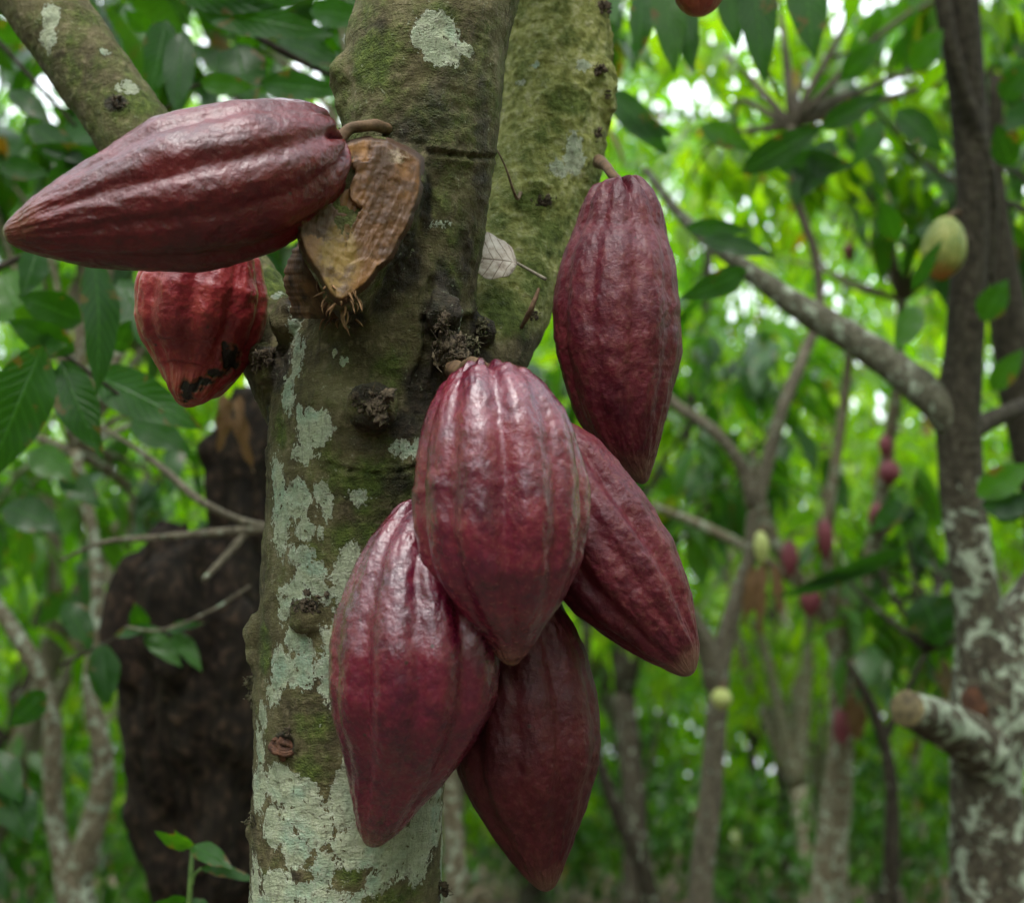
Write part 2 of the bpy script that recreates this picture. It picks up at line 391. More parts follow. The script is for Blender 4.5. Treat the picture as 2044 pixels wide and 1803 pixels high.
def placed(base, tip, wpx=None, width=None, roll=0.0, rnd=.4, curl=.5, nu=12, wave=.06, face=None):
    """one leaf from world point base to tip"""
    base = np.array(base); tip = np.array(tip); d = tip - base; L = np.linalg.norm(d); d = d / L
    view = (CAM - base) if face is None else np.array(face); view = view / np.linalg.norm(view)
    side = np.cross(view, d); side /= np.linalg.norm(side); nm = np.cross(d, side)
    nm = nm * math.cos(roll) + side * math.sin(roll)
    # compensate curl so that the tip lands near the target
    return leaves_arrays(base[None], (d + nm * curl * .5)[None], nm[None], np.array([L * (1 + curl * .12)]), np.array([width or L * .36]), np.array([curl]), np.array([rnd]), nu, wave)

# ------------------------------------------------------------------ main tree
def L3(rows): return [np.r_[P(x, y, d), hw * d / F] for (x, y, d, hw) in rows]
main_tree = thing('cacao_tree', 'lichen patched cacao tree in the foreground bearing the big red pods', 'tree', P(692, 1900, 1.0) * [1, 1, 0])
trunk_rows = [(690, 2250, 1.0, 200), (690, 1950, 1.0, 194), (692, 1803, 1.0, 192), (693, 1650, 1.0, 191), (700, 1500, 1.0, 190), (704, 1350, 1.0, 194), (712, 1200, 1.0, 192), (728, 1050, 1.0, 195), (742, 900, 1.0, 205), (752, 780, 1.0, 198), (768, 680, .99, 172)]
centre_rows = [(752, 780, 1.0, 180), (782, 660, .985, 165), (803, 560, .98, 150), (822, 440, .975, 146), (838, 310, .97, 149), (842, 200, .97, 160), (852, 90, .97, 160), (885, -10, .975, 148), (935, -160, .99, 138), (985, -340, 1.01, 130), (1010, -520, 1.03, 125)]
right_rows = [(860, 830, 1.0, 105), (925, 745, 1.02, 105), (970, 670, 1.05, 103), (1008, 580, 1.085, 106), (1040, 480, 1.115, 110), (1073, 380, 1.13, 112), (1094, 290, 1.14, 113), (1106, 190, 1.15, 113), (1108, 90, 1.16, 112), (1098, -20, 1.17, 108), (1085, -200, 1.18, 104), (1060, -450, 1.2, 100)]
left_rows = [(660, 860, 1.01, 105), (600, 770, 1.03, 92), (545, 680, 1.06, 80), (500, 600, 1.08, 77), (455, 530, 1.10, 76), (350, 382, 1.12, 76), (236, 218, 1.14, 77), (120, 54, 1.16, 79), (20, -90, 1.18, 80), (-90, -250, 1.2, 80)]
mb = MB()
mb.tube(L3(trunk_rows), 64, 60); mb.tube(L3(centre_rows), 56, 60); mb.tube(L3(right_rows), 48, 60); mb.tube(L3(left_rows), 40, 50)
# knobs and swellings
for (x, y, d, r) in [(705, 150, .955, 48), (712, 200, .955, 42), (530, 1262, .985, 42), (525, 1310, .985, 36), (520, 708, 1.0, 26), (545, 735, .99, 40), (1172, 160, 1.13, 58), (1178, 205, 1.13, 50), (745, 812, .912, 50), (570, 1488, .945, 26), (508, 1660, .98, 22), (610, 1235, .93, 34), (600, 640, .99, 60), (900, 700, .945, 42), (880, 620, .93, 40), (1060, 400, 1.09, 24), (960, 660, .985, 30)]:
    mb.sphere(P(x, y, d), r * d / F, 14, wob=.18)
# pruned stub: loft from the limb to the slanted oval cut
FACE = [(690, 282), (742, 268), (800, 284), (846, 312), (846, 352), (828, 420), (800, 478), (755, 540), (712, 590), (680, 612), (655, 590), (632, 548), (602, 500), (592, 455), (612, 410), (638, 368), (662, 322)]
def fdepth(x, y): return .878 + (x - 720) * .00012 + (440 - y) * .00006
fl = np.array([P(x, y, fdepth(x, y)) for x, y in FACE])
fc = fl.mean(0)
loops = []
for k, (s, bx, by, dd, sc) in enumerate([(0, 0, 0, 0, 1.0), (.35, 8, 14, .025, 1.04), (.7, 26, 50, .055, 1.02), (1, 50, 90, .10, .95)]):
    lp = []
    for (x, y) in FACE:
        cx, cy = 722, 440
        lp.append(P(cx + (x - cx) * sc + bx, cy + (y - cy) * sc + by, fdepth(x, y) + dd))
    loops.append(lp)
lv = np.array(loops).reshape(-1, 3); nF = len(FACE)
ff = grid_faces(4, nF); lv = np.vstack([lv, fc, np.array(loops[-1]).mean(0)]); j = np.arange(nF); j2 = (j + 1) % nF
mb.add(lv, ff); mb.f.append(np.vstack([np.c_[j2, j, np.full(nF, 4*nF), np.full(nF, 4*nF)], np.c_[3*nF+j, 3*nF+j2, np.full(nF, 4*nF+1), np.full(nF, 4*nF+1)]]) + mb.n - len(lv))
base_me = mb.mesh('trunk_raw', M['main'])
V, Fq, N = remesh_arrays(base_me, .0024, 7)
bvh = BVHTree.FromPolygons([tuple(x) for x in V[:]], [tuple(int(i) for i in q) for q in Fq])
def hit(px, py):
    d = P(px, py, 1.0) - CAM; d /= np.linalg.norm(d)
    loc, n, i, dist = bvh.ray_cast(Vector(CAM), Vector(d), 3)
    if loc is None:
        loc, n, i, dist = bvh.find_nearest(Vector(P(px, py, 1.0)))
    return np.array(loc), np.array(n)
def blob(px, py, rx, ry, rot=0.0, deepk=1.0):
    c, n = hit(px, py); s = ((c - CAM) @ FW) / F
    a = math.radians(rot); ex = RT * math.cos(a) + UP * math.sin(a); ey = -RT * math.sin(a) + UP * math.cos(a)
    D = V - c
    q = np.sqrt((D @ ex / (rx * s)) ** 2 + (D @ ey / (ry * s)) ** 2 + (D @ FW / (max(rx, ry) * s * deepk)) ** 2)
    return q, min(rx, ry) * s * 100
def pxy():   # picture position of every vertex (used to place the marks where they are on the real trunk)
    D = V - CAM; z = D @ FW; return (D @ RT) / z * F + W0 / 2, H0 / 2 - (D @ UP) / z * F
VX, VY = pxy()
lich = np.full(len(V), -3.0)
LICH = [(868, 68, 46, 46), (885, 105, 40, 28), (925, 97, 20, 10), (1147, 312, 24, 38), (1112, 335, 24, 16), (1163, 132, 16, 14), (1040, 165, 10, 7), (1070, 130, 12, 5), (875, 446, 16, 10), (100, 28, 22, 26), (95, 72, 20, 30), (208, 102, 9, 7), (255, 175, 20, 20), (548, 505, 12, 16), (555, 590, 9, 14),
    (589, 665, 13, 40), (590, 720, 15, 45), (577, 790, 17, 42), (600, 820, 10, 15), (626, 858, 40, 42), (608, 903, 34, 20), (820, 897, 38, 16), (716, 993, 23, 20), (684, 722, 9, 9), (666, 705, 5, 8),
    (556, 970, 18, 60), (590, 1000, 34, 40), (563, 1050, 22, 55), (640, 985, 16, 38), (650, 1010, 12, 28), (641, 1067, 7, 14), (608, 1050, 20, 26), (600, 1112, 34, 22), (618, 1150, 36, 34), (600, 1180, 46, 22), (645, 1180, 18, 24), (700, 1125, 28, 45), (680, 1170, 22, 34),
    (568, 1225, 14, 34), (590, 1275, 26, 28), (560, 1330, 26, 40), (600, 1345, 34, 34), (640, 1310, 32, 50), (655, 1370, 18, 40), (545, 1380, 16, 30), (668, 1270, 12, 40), (524, 1440, 18, 26), (518, 1500, 14, 50), (655, 1452, 12, 14), (520, 1580, 18, 60), (560, 1570, 40, 40), (600, 1600, 44, 50), (550, 1650, 40, 46), (630, 1650, 34, 46), (690, 1600, 34, 60), (590, 1700, 40, 30), (650, 1730, 24, 34),
    (700, 1560, 20, 50), (725, 1690, 60, 44), (800, 1700, 50, 50), (850, 1620, 34, 110), (862, 1500, 20, 70), (838, 1710, 28, 50), (560, 1780, 50, 40), (510, 1770, 14, 60), (625, 1765, 34, 34), (640, 1800, 40, 20), (748, 1765, 30, 16), (770, 1740, 20, 20), (745, 1775, 12, 16), (705, 1790, 20, 20), (560, 1840, 80, 50), (700, 1880, 60, 50), (640, 1480, 10, 10)]
for b in LICH:
    q, sc = blob(*b); lich = np.maximum(lich, np.clip((1.05 - q) * max(sc, .45) * 1.1, -3, 2))
# patches on the faces turned away from the photographer
def axdist(rows):
    r, q_, L_ = resample(L3(rows), 80); best = np.full(len(V), 9.)
    for p in r: best = np.minimum(best, np.linalg.norm(V - p[:3], axis=1) / p[3])
    return best
dR, dC, dT = axdist(right_rows), axdist(centre_rows), axdist(trunk_rows)
rmask = np.clip((np.minimum(dC, dT) - dR) / .12 + .5, 0, 1)
nz = fbm(V / .045 + 5, 3); back = (N @ FW > -.15)
lich = np.where(back, np.maximum(lich, (nz * 1.5 - .25 + np.clip((1.5 - V[:, 2]) * 2, -1.2, 1))), lich)
# bare spots
for b in [(610, 1215, 42, 22), (590, 1395, 40, 22), (610, 1430, 60, 30), (570, 1490, 34, 34), (600, 1750, 34, 16), (625, 1500, 60, 40), (640, 1545, 24, 24), (700, 1760, 30, 30), (840, 1790, 60, 24), (530, 1270, 20, 30), (700, 930, 90, 20), (620, 1250, 22, 60, 15)]:
    q, sc = blob(*b); lich = np.minimum(lich, np.clip((q - .95) * sc, -3, 3))
def field(lst, k=1.0):
    f = np.zeros(len(V))
    for b in lst:
        w = b[-1]; q, _ = blob(*b[:-1]); f = np.maximum(f, w * np.clip(1.35 - q, 0, 1))
    return f
moss = field([(1100, 470, 70, 90, .75), (1010, 620, 90, 60, .95), (1070, 560, 60, 80, .8), (1130, 200, 70, 50, .8), (1060, 400, 60, 30, .9), (1120, 60, 60, 60, .45), (1090, 260, 60, 60, .5), (740, 120, 70, 80, .8), (890, 20, 60, 40, .6), (700, 60, 50, 60, .5), (860, 240, 80, 60, .42), (900, 420, 60, 200, .4), (900, 560, 40, 60, .6), (740, 960, 130, 50, .75), (700, 1070, 80, 40, .62), (740, 1010, 50, 40, .5), (640, 1100, 70, 60, .4), (660, 920, 40, 60, .5), (525, 1300, 20, 60, .8), (780, 730, 50, 50, .55), (150, 100, 40, 200, .5), (280, 200, 60, 60, .75), (550, 560, 30, 90, .9), (690, 1180, 40, 60, .4), (620, 1450, 60, 40, .6), (620, 1530, 50, 60, .55), (800, 1790, 90, 30, .6), (870, 620, 30, 60, .6), (560, 860, 20, 60, .7), (700, 1750, 30, 30, .6), (530, 930, 15, 50, .5)])
moss = np.maximum(moss, .42 * np.clip((640 - VY) / 200, 0, 1) * (1 - rmask) * (.8 + .5 * fbm(V / .04 + 2, 2)))
moss = np.maximum(moss, .33 * (np.clip(N[:, 2], 0, 1)) + .15)
moss = np.where(back, np.maximum(moss, .4), moss)
dark = field([(905, 640, 40, 100, 1.1), (880, 560, 30, 70, .7), (840, 800, 50, 60, .8), (700, 640, 90, 40, .7), (800, 520, 60, 90, .9), (850, 400, 18, 90, .8), (760, 600, 60, 60, .6), (840, 260, 130, 120, .52), (800, 430, 120, 120, .5), (900, 100, 90, 140, .45), (960, 300, 26, 260, .5), (930, 500, 30, 100, .6), (700, 700, 110, 70, .5), (740, 880, 90, 50, .5), (790, 960, 60, 60, .6), (745, 775, 60, 34, .9), (745, 850, 80, 30, .8), (800, 850, 70, 50, .75), (890, 640, 60, 90, .95), (900, 720, 60, 60, 1.0), (960, 650, 45, 70, .85), (950, 720, 45, 40, .9), (600, 600, 40, 50, 1.0), (620, 560, 40, 60, .9), (560, 740, 34, 70, .85), (530, 700, 40, 40, 1.0), (520, 860, 16, 90, .8), (760, 620, 60, 60, .45), (700, 700, 70, 50, .45), (820, 1030, 40, 80, .5), (615, 1210, 26, 16, 1.0), (570, 1485, 34, 34, .9), (880, 1780, 16, 26, 1.0), (505, 1640, 18, 20, .9), (490, 1350, 20, 50, .9), (232, 205, 28, 22, .95), (1195, 140, 20, 20, .8), (1185, 270, 16, 12, .9), (1085, 405, 34, 14, .8), (1205, 15, 16, 20, .8), (1120, 225, 30, 16, .5), (870, 180, 90, 90, .28), (920, 300, 60, 160, .2), (850, 770, 60, 60, .85), (640, 1500, 30, 20, .4), (590, 1750, 26, 20, .6)])  # rot and wet, with painted shade for front limb, stub side and fork
tan = field([(1090, 200, 70, 180, .75), (1060, 420, 80, 120, .7), (1090, 40, 70, 70, 1.0), (1050, 130, 60, 60, .8), (1020, 380, 40, 70, .9), (1000, 460, 40, 40, .9), (1060, 280, 60, 40, .5), (1140, 130, 60, 60, .5), (660, 690, 60, 90, .45), (620, 950, 30, 80, .5), (610, 1440, 30, 30, .8), (220, 120, 60, 90, .5), (630, 1250, 30, 60, .5), (560, 1440, 20, 30, .5)])
dark = dark * (1 - .75 * rmask * np.clip((620 - VY) / 60, 0, 1)); tan = np.maximum(tan * (.35 + .65 * rmask), rmask * np.clip((700 - VY) / 100, 0, 1) * (.95 + .2 * fbm(V / .05, 2)))  # shade paint held back on the right limb, which is tinted paler
moss = np.maximum(moss, rmask * np.clip((720 - VY) / 100, 0, 1) * (.30 + .35 * fbm(V / .03 + 8, 2)))
# ---- real relief
h = .0016 * fbm(V / .035, 3) + .0007 * fbm(V / .011 + 9, 2)
h += .0006 * perlin(V / np.array([.02, .02, .0032]) + 3) + .00035 * perlin(V / np.array([.006, .006, .03]))
rl = rmask * np.clip((640 - VY) / 60, 0, 1)
h += rl * .0016 * np.maximum(0, perlin(V / .0055 + 40)) * 2          # pimpled bark of the right limb
h += np.clip(dark, 0, 1) * .0028 * fbm(V / .009 + 21, 3)             # flaky relief wherever the bark is dark
def crease(pts, wpx, depth):
    global h
    for (x0, y0), (x1, y1) in zip(pts[:-1], pts[1:]):
        dx, dy = x1 - x0, y1 - y0; t = np.clip(((VX - x0) * dx + (VY - y0) * dy) / (dx*dx + dy*dy), 0, 1)
        dist = np.hypot(VX - x0 - t*dx, VY - y0 - t*dy); front = (N @ FW < .2)
        h -= np.where(front, depth * np.exp(-(dist / wpx) ** 2), 0); h += np.where(front, .45 * depth * np.exp(-((dist - 2.6*wpx) / (1.3*wpx)) ** 2), 0)
crease([(858, 303), (900, 308), (940, 313), (985, 314)], 4, .0028)
crease([(655, 925), (700, 940), (750, 946), (800, 942), (850, 925)], 3.5, .0022)
crease([(860, 560), (845, 640), (850, 700), (830, 760)], 6, .004); crease([(930, 640), (915, 700), (930, 760)], 7, .006)
crease([(600, 640), (640, 600), (655, 640)], 4, .003)
for (x, y, r, hgt, nr) in [(745, 812, 56, .004, 2.2), (1130, 205, 52, .004, 2.6), (1070, 390, 40, .004, 2.0), (570, 1485, 28, .004, 2.5), (610, 1215, 30, .002, 2)]:
    q, sc = blob(x, y, r, r * .72)
    ci, _n = hit(x, y); upw = np.clip(.55 + ((V - ci) @ UP) / (r * sc / 60), .15, 1.2); jit_ = .25 * fbm(V / .012 + 3, 2); q = q + jit_
    h += upw * (hgt * .8 * np.exp(-((q - 1) / .16) ** 2) + .0009 * np.cos(q * nr * 7) * np.exp(-(q / 1.5) ** 2)) - hgt * (.9 if x in (745, 570, 610) else .35) * np.exp(-(q / .5) ** 2)
V2 = V + N * h[:, None]
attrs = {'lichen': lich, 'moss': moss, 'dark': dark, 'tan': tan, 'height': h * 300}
# simpler continuation to the ground and up into the crown, outside the picture
ext = MB()
b0 = L3(trunk_rows)[0]; g = np.array([b0[0], b0[1], 0.0])
ext.tube([np.r_[b0[:3] + [0, 0, .06], b0[3] * .98], np.r_[(b0[:3] * .5 + g * .5), b0[3] * 1.02], np.r_[g + [0, 0, .12], b0[3] * 1.15], np.r_[g - [0, 0, .06], b0[3] * 1.7]], 48, 40, wob=.05)
def ext_limb(rows, tgt, r1):
    a, b = L3(rows)[-2:]; dr = (b - a)[:3]; dr /= np.linalg.norm(dr)
    ext.tube([np.r_[b[:3] - dr * .03, b[3] * .97], np.r_[b[:3] + dr * .25, b[3] * .9], np.r_[tgt, r1]], 32, 30, wob=.05)
ext_limb(centre_rows, (.25, 1.15, 3.3), .025); ext_limb(right_rows, (.15, 1.9, 3.4), .022); ext_limb(left_rows, (-1.3, 1.7, 2.9), .02)
ev, ef, _ = ext.arrays(); dg_ = ef[:, 2] == ef[:, 3]; ef = ef[~dg_]
en = fbm(ev / .045 + 5, 3)
ea = {'lichen': en * 1.5 + np.clip((1.5 - ev[:, 2]) * 2, -1.2, .4), 'moss': np.full(len(ev), .4), 'dark': np.zeros(len(ev)), 'tan': np.full(len(ev), .2), 'height': np.zeros(len(ev))}
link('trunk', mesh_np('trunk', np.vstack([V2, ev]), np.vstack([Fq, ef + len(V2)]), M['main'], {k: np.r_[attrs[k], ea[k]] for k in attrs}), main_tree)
bpy.data.meshes.remove(base_me)
bvh2 = BVHTree.FromPolygons([tuple(x) for x in V2], [tuple(int(i) for i in q) for q in Fq])
def hit2(px, py):
    d = P(px, py, 1.0) - CAM; d /= np.linalg.norm(d)
    loc, n, i, dist = bvh2.ray_cast(Vector(CAM), Vector(d), 3)
    if loc is None: loc, n, i, dist = bvh2.find_nearest(Vector(P(px, py, 1.0)))
    return np.array(loc), np.array(n)

# cut face of the pruned stub
def wood_mat():
    k = NT('cut_wood'); co = k.coord()
    dr = k.mapped((1, 1, 1)); n1 = k.noise(co, 26, 5, .6); n2 = k.noise(k.n('ShaderNodeMapping', i0=co, Rotation=(0, .45, 0), Scale=(260, 60, 34)).outputs[0], 1, 5, .65); n3 = k.noise(co, 200, 4, .7)
    u = k.attr('fu')
    c = k.ramp(n1, [(.34, (.02, .009, .004)), (.48, (.065, .03, .012)), (.58, (.16, .085, .03)), (.70, (.30, .19, .075))])
    c = k.mix(k.math('MULTIPLY', k.attr('fz'), .6), c, (.36, .21, .075))
    c = k.mix(k.math('MULTIPLY', k.step(n2, .45, .7), .45), c, (.12, .06, .022))
    c = k.mix(k.math('MULTIPLY', k.step(k.math('ADD', k.attr('core'), k.math('MULTIPLY', n2, .5)), .55, 1.0), .75), c, (.24, .20, .06))
    c = k.mix(k.math('MULTIPLY', k.step(k.math('ADD', k.attr('mould'), k.math('MULTIPLY', n3, .9)), .8, 1.1), .8), c, (.5, .5, .5))
    c = k.mix(k.math('MULTIPLY', k.step(k.math('ADD', k.attr('edge'), k.math('MULTIPLY', n3, .4)), .45, .95), .9), c, (.028, .017, .01))
    c = k.mix(k.step(n3, .66, .72), c, (.03, .018, .008))
    c = k.mix(k.math('MULTIPLY', k.step(k.noise(co, 55, 5, .7), .45, .62), .75), c, (.05, .025, .01)); c = k.mix(1.0, c, (.85, .68, .48), 'MULTIPLY')
    b = k.n('ShaderNodeBsdfPrincipled', Base9Color=c, Roughness=.5, Normal=k.bump(k.math('ADD', n2, k.math('MULTIPLY', n3, .6)), .8, .0012))
    b.inputs['Specular IOR Level'].default_value = .35
    return k.surf(b.outputs[0])
stub = thing('tmp', '', ''); bpy.data.objects.remove(stub)
FP = np.array(FACE, float)
def inpoly_scale():
    # radial grid from the centre to the outline
    cx, cy = 722, 440; nR, nA = 64, 150
    ang = np.arctan2(FP[:, 1] - cy, FP[:, 0] - cx); rad = np.hypot(FP[:, 0] - cx, FP[:, 1] - cy)
    o = np.argsort(ang); ang, rad = ang[o], rad[o]
    th = np.linspace(-math.pi, math.pi, nA, endpoint=False); rr = np.interp(th, np.r_[ang[-1] - 2*math.pi, ang, ang[0] + 2*math.pi], np.r_[rad[-1], rad, rad[0]])
    rr = rr * (1 + .018 * perlin(np.c_[th * 6, th * 0, th * 0 + 3]) + .012 * perlin(np.c_[th * 21, th * 0, th * 0 + 9]))
    s = np.linspace(0, 1, nR)
    X = cx + s[:, None] * rr * np.cos(th); Y = cy + s[:, None] * rr * np.sin(th)
    return X, Y, np.repeat(s[:, None], nA, 1)
X, Y, SS = inpoly_scale()
fp = np.array([P(x, y, fdepth(x, y)) for x, y in zip(X.ravel(), Y.ravel())]); s_ = SS.ravel()
off = .0028 + .0008 * fbm(fp / np.array([.03, .03, .03]), 2) + .0008 * fbm(fp / .006, 2)
# big chip steps
gx_ = (X.ravel() - 722) * .9 + (Y.ravel() - 440) * .42; gy_ = -(X.ravel() - 722) * .42 + (Y.ravel() - 440) * .9
off = off + .0006 * fbm(np.c_[gx_ / 11, gy_ / 120, gx_ * 0], 3)
rf = np.random.default_rng(12); seeds = np.c_[rf.uniform(-110, 110, 9), rf.uniform(-160, 160, 9)]; tilt = rf.normal(0, 1, (9, 3))
wx, wy = gx_ + 16 * fbm(np.c_[gx_ / 40, gy_ / 60, gx_ * 0 + 2], 3), gy_ + 20 * fbm(np.c_[gx_ / 40, gy_ / 60, gx_ * 0 + 7], 3)
dd2 = np.hypot((wx[:, None] - seeds[:, 0]) * 1.5, (wy[:, None] - seeds[:, 1])); ci_ = dd2.argmin(1)
off = off + .0022 * tilt[ci_, 0] + .000028 * (tilt[ci_, 1] * (wx - seeds[ci_, 0]) + tilt[ci_, 2] * (wy - seeds[ci_, 1]) * .6)
cellv = (tilt[ci_, 1] * .5 + .5)
off = off * (1 - np.clip((s_ - .93) / .07, 0, 1)) - .002 * np.clip((s_ - .93) / .07, 0, 1)
fp = fp - FW * off[:, None]
xr, yr = X.ravel(), Y.ravel()
core = .8 * np.exp(-(((xr - 680) / 45) ** 2 + ((yr - 510) / 90) ** 2))
mould = np.exp(-(((xr - 790) / 40) ** 2 + ((yr - 315) / 26) ** 2)) * .6
nA_ = X.shape[1]; fp[:nA_] = fp[nA_:2 * nA_].mean(0)
link('cut_face', mesh_np('cut_face', fp, grid_faces(X.shape[0], X.shape[1]), wood_mat(), {'core': core + .25 * np.clip(cellv, 0, 1), 'fz': np.clip(cellv, 0, 1), 'mould': mould, 'edge': np.clip((s_ - .86) / .14, 0, 1), 'fu': s_}), main_tree)
cf = bpy.data.objects['cut_face']; bw = bmesh.new(); bw.from_mesh(cf.data); bmesh.ops.remove_doubles(bw, verts=bw.verts[:], dist=1e-6); bw.to_mesh(cf.data); bw.free()
# splintered wood hanging under the cut
splm = simple_mat('splinter_wood', (.06, .028, .012), (.32, .18, .08), 90, .7, .8, .002, (1, 1, .3))
mb = MB(); rs = random.Random(5)
for k in range(46):
    x, y = rs.uniform(615, 720), rs.uniform(555, 640)
    if k > 20: x, y = rs.uniform(650, 712), rs.uniform(570, 640)
    c, n = hit2(x, y); d1 = np.array([rs.uniform(-.5, .5), 0, -rs.uniform(.4, 1)])
    L = rs.uniform(.005, .017); r = rs.uniform(.0003, .0011)
    mb = MB(); mb.tube([np.r_[c - n * .001, r], np.r_[c + n * .003 + d1 * L * .5, r * .9], np.r_[c + n * rs.uniform(.001, .006) + d1 * L, r * .2]], 5, 6)
    link('splinter', mb.mesh('splinter', splm), main_tree)
# ragged torn bark shell at the lower left of the stub
mb = MB()
rows = []; vv = []; vb = []; NR = 60; NC = 14
for k in range(NR):
    t = k / (NR - 1); y = 478 + 158 * t
    xl = 600 - 34 * math.sin(min(1, t * 1.25) * math.pi * .8) + 7 * float(fbm(np.array([[y / 13., 1, 2]]), 3)[0]); xr = 622 + 62 * t
    for q in range(NC):
        u_ = q / (NC - 1); x = xl + (xr - xl) * u_; dep = .905 + .03 * (1 - u_) ** 2 - .010 * math.sin(u_ * math.pi) + .02 * t
        dep += .003 * float(fbm(np.array([[x / 9., y / 40., 0]]), 3)[0])
        vv.append(P(x, y, dep)); vb.append(P(x + 4, y, dep + .006))
vv = np.array(vv + vb); K = NR * NC
fr = np.array([[i*NC+q, i*NC+q+1, (i+1)*NC+q+1, (i+1)*NC+q] for i in range(NR-1) for q in range(NC-1)])
ed = np.array([[i*NC, (i+1)*NC, K+(i+1)*NC, K+i*NC] for i in range(NR-1)])
mb.add(vv, np.vstack([fr, fr[:, ::-1] + K, ed]))
link('torn_bark', mb.mesh('torn_bark', simple_mat('torn_bark', (.008, .005, .003), (.16, .085, .035), 90, .75, 1, .003, (1, 1, .3))), main_tree)

# flower cushions, buds, hanging clumps
crust = simple_mat('cushion_bark', (.012, .009, .006), (.12, .09, .055), 260, .9, 1, .002)
crustg = simple_mat('cushion_moss', (.02, .02, .008), (.16, .14, .08), 260, .9, 1, .002)
budm = simple_mat('bud_pink', (.5, .24, .17), (.68, .45, .33), 200, .5, .2, .0005, (1, 1, 1), .4)
budstalk = simple_mat('bud_stalk', (.22, .09, .05), (.4, .2, .12), 200, .6, .2)
knotm = simple_mat('knot_wood', (.012, .006, .004), (.14, .06, .03), 150, .75, 1, .003)
def cushion(px, py, r, buds=(), bits=18, mat=crust, name='flower_cushion', sx=1.0, label=None, seed=1):
    rs = random.Random(seed); c, n = hit2(px, py); sc = ((c - CAM) @ FW) / F
    mb = MB()
    for k in range(bits):
        o = RT * rs.gauss(0, r * .5 * sx) * sc + UP * rs.gauss(0, r * .5) * sc + n * rs.uniform(-.1, .5) * r * sc
        mb.sphere(c + o, r * sc * rs.uniform(.14, .42), 9, (rs.uniform(.35, 1.3), rs.uniform(.3, .8), rs.uniform(.35, 1.3)), wob=1.1)
    for k in range(bits):
        o = RT * rs.gauss(0, r * .5 * sx) * sc + UP * rs.gauss(0, r * .5) * sc + n * r * .3 * sc
        d = np.array([rs.gauss(0, 1), rs.gauss(0, 1) - .5, rs.gauss(0, 1)]) * r * sc * .35
        mb.tube([np.r_[c + o, .0005], np.r_[c + o + d * .6, .0004], np.r_[c + o + d, .0002]], 5, 5)
    ob = link(name, mb.mesh(name, mat), main_tree)
    if label: ob['label'] = label
    for (bx, by, br) in buds:
        m2 = MB(); m3 = MB(); d0 = (c - CAM) @ FW - .012
        b = P(bx, by, d0); m2.sphere(b, br * sc, 10, (1, 1, 1.25))
        m3.tube([np.r_[c + n * .002, .0005], np.r_[(c + b) / 2 - np.array([0, .004, -.003]), .0004], np.r_[b, .0005]], 6, 8)
        bo = link('flower_bud', m2.mesh('flower_bud', budm)); bo.parent = ob; bo.matrix_parent_inverse = Matrix.Translation(main_tree.location).inverted()
        so = link('bud_stalk', m3.mesh('bud_stalk', budstalk)); so.parent = ob; so.matrix_parent_inverse = Matrix.Translation(main_tree.location).inverted()
cushion(1194, 140, 14, [(1196, 134, 5)], seed=1)
cushion(1190, 268, 10, [(1192, 262, 4.5), (1187, 273, 5.5), (1181, 258, 3)], seed=2)
cushion(1200, 12, 14, [(1230, 36, 5), (1197, 2, 4)], seed=3)
cushion(1212, 190, 8, [(1258, 206, 4), (1236, 192, 2.5)], seed=4)
cushion(1085, 404, 13, [(1108, 423, 4.5), (1126, 426, 4.5), (1107, 410, 3.5)], 26, sx=1.7, seed=5)
cushion(612, 1214, 18, [(548, 1243, 5), (601, 1240, 4.5), (580, 1237, 3)], 26, sx=1.5, seed=6)
cushion(505, 1640, 12, [(480, 1692, 4), (489, 1688, 5)], 20, crustg, seed=7)
cushion(576, 1462, 10, [(592, 1458, 2.5)], 10, seed=8)
cushion(878, 1778, 16, (), 26, seed=9)
cushion(484, 1365, 15, (), 26, crustg, seed=10); cushion(480, 1392, 13, (), 24, crustg, seed=11)
cushion(232, 205, 13, [(214, 214, 5)], 16, seed=12)
cushion(745, 812, 30, (), 26, crust, 'rotten_knot', 1.4, seed=13)
cushion(900, 700, 34, (), 50, crust, 'bark_debris', .8, seed=14); cushion(885, 640, 22, (), 30, crust, 'bark_debris', .6, seed=15); cushion(960, 650, 18, (), 22, crustg, 'bark_debris', 1, seed=16)
cushion(945, 690, 14, (), 20, crustg, 'bark_debris', 1, seed=17); cushion(1060, 630, 10, (), 14, crust, 'bark_debris', 1.3, seed=18); cushion(690, 262, 12, (), 14, crustg, 'bark_debris', 2.2, seed=19)
cushion(525, 715, 22, (), 22, crust, 'bark_debris', 1, seed=20); cushion(770, 262, 8, (), 14, crust, 'bark_debris', 1.6, seed=22)
# scabby round knot low on the trunk
c, n = hit2(571, 1486); mb = MB(); sc = .93 / F
for k in range(7):
    rr = 27 * sc * (1 - k * .12); z = n * (.0015 + .0007 * math.sin(k * 2.2))
    th = np.linspace(0, 2*math.pi, 17)
    ux = np.cross(n, UP); ux /= np.linalg.norm(ux); uy = np.cross(n, ux)
    mb.tube([np.r_[c + z + ux * rr * math.cos(a) * (1 + .1 * math.sin(3*a + k)) + uy * rr * math.sin(a), .0019] for a in th], 7, 50, wob=.9, wf=.5)
mb.sphere(c + n * .001, 22 * sc, 16, (1, .5, 1), wob=.7)
link('knot', mb.mesh('knot', knotm), main_tree)
# slender shoot on the right limb
c, n = hit2(1040, 385); mb = MB()
mb.tube([np.r_[c, .0016], np.r_[P(1022, 372, 1.0), .0011], np.r_[P(1010, 335, .995), .0008], np.r_[P(992, 298, .99), .0006]], 8, 16)
link('shoot', mb.mesh('shoot', simple_mat('shoot_bark', (.08, .05, .03), (.2, .14, .08), 200)), main_tree)
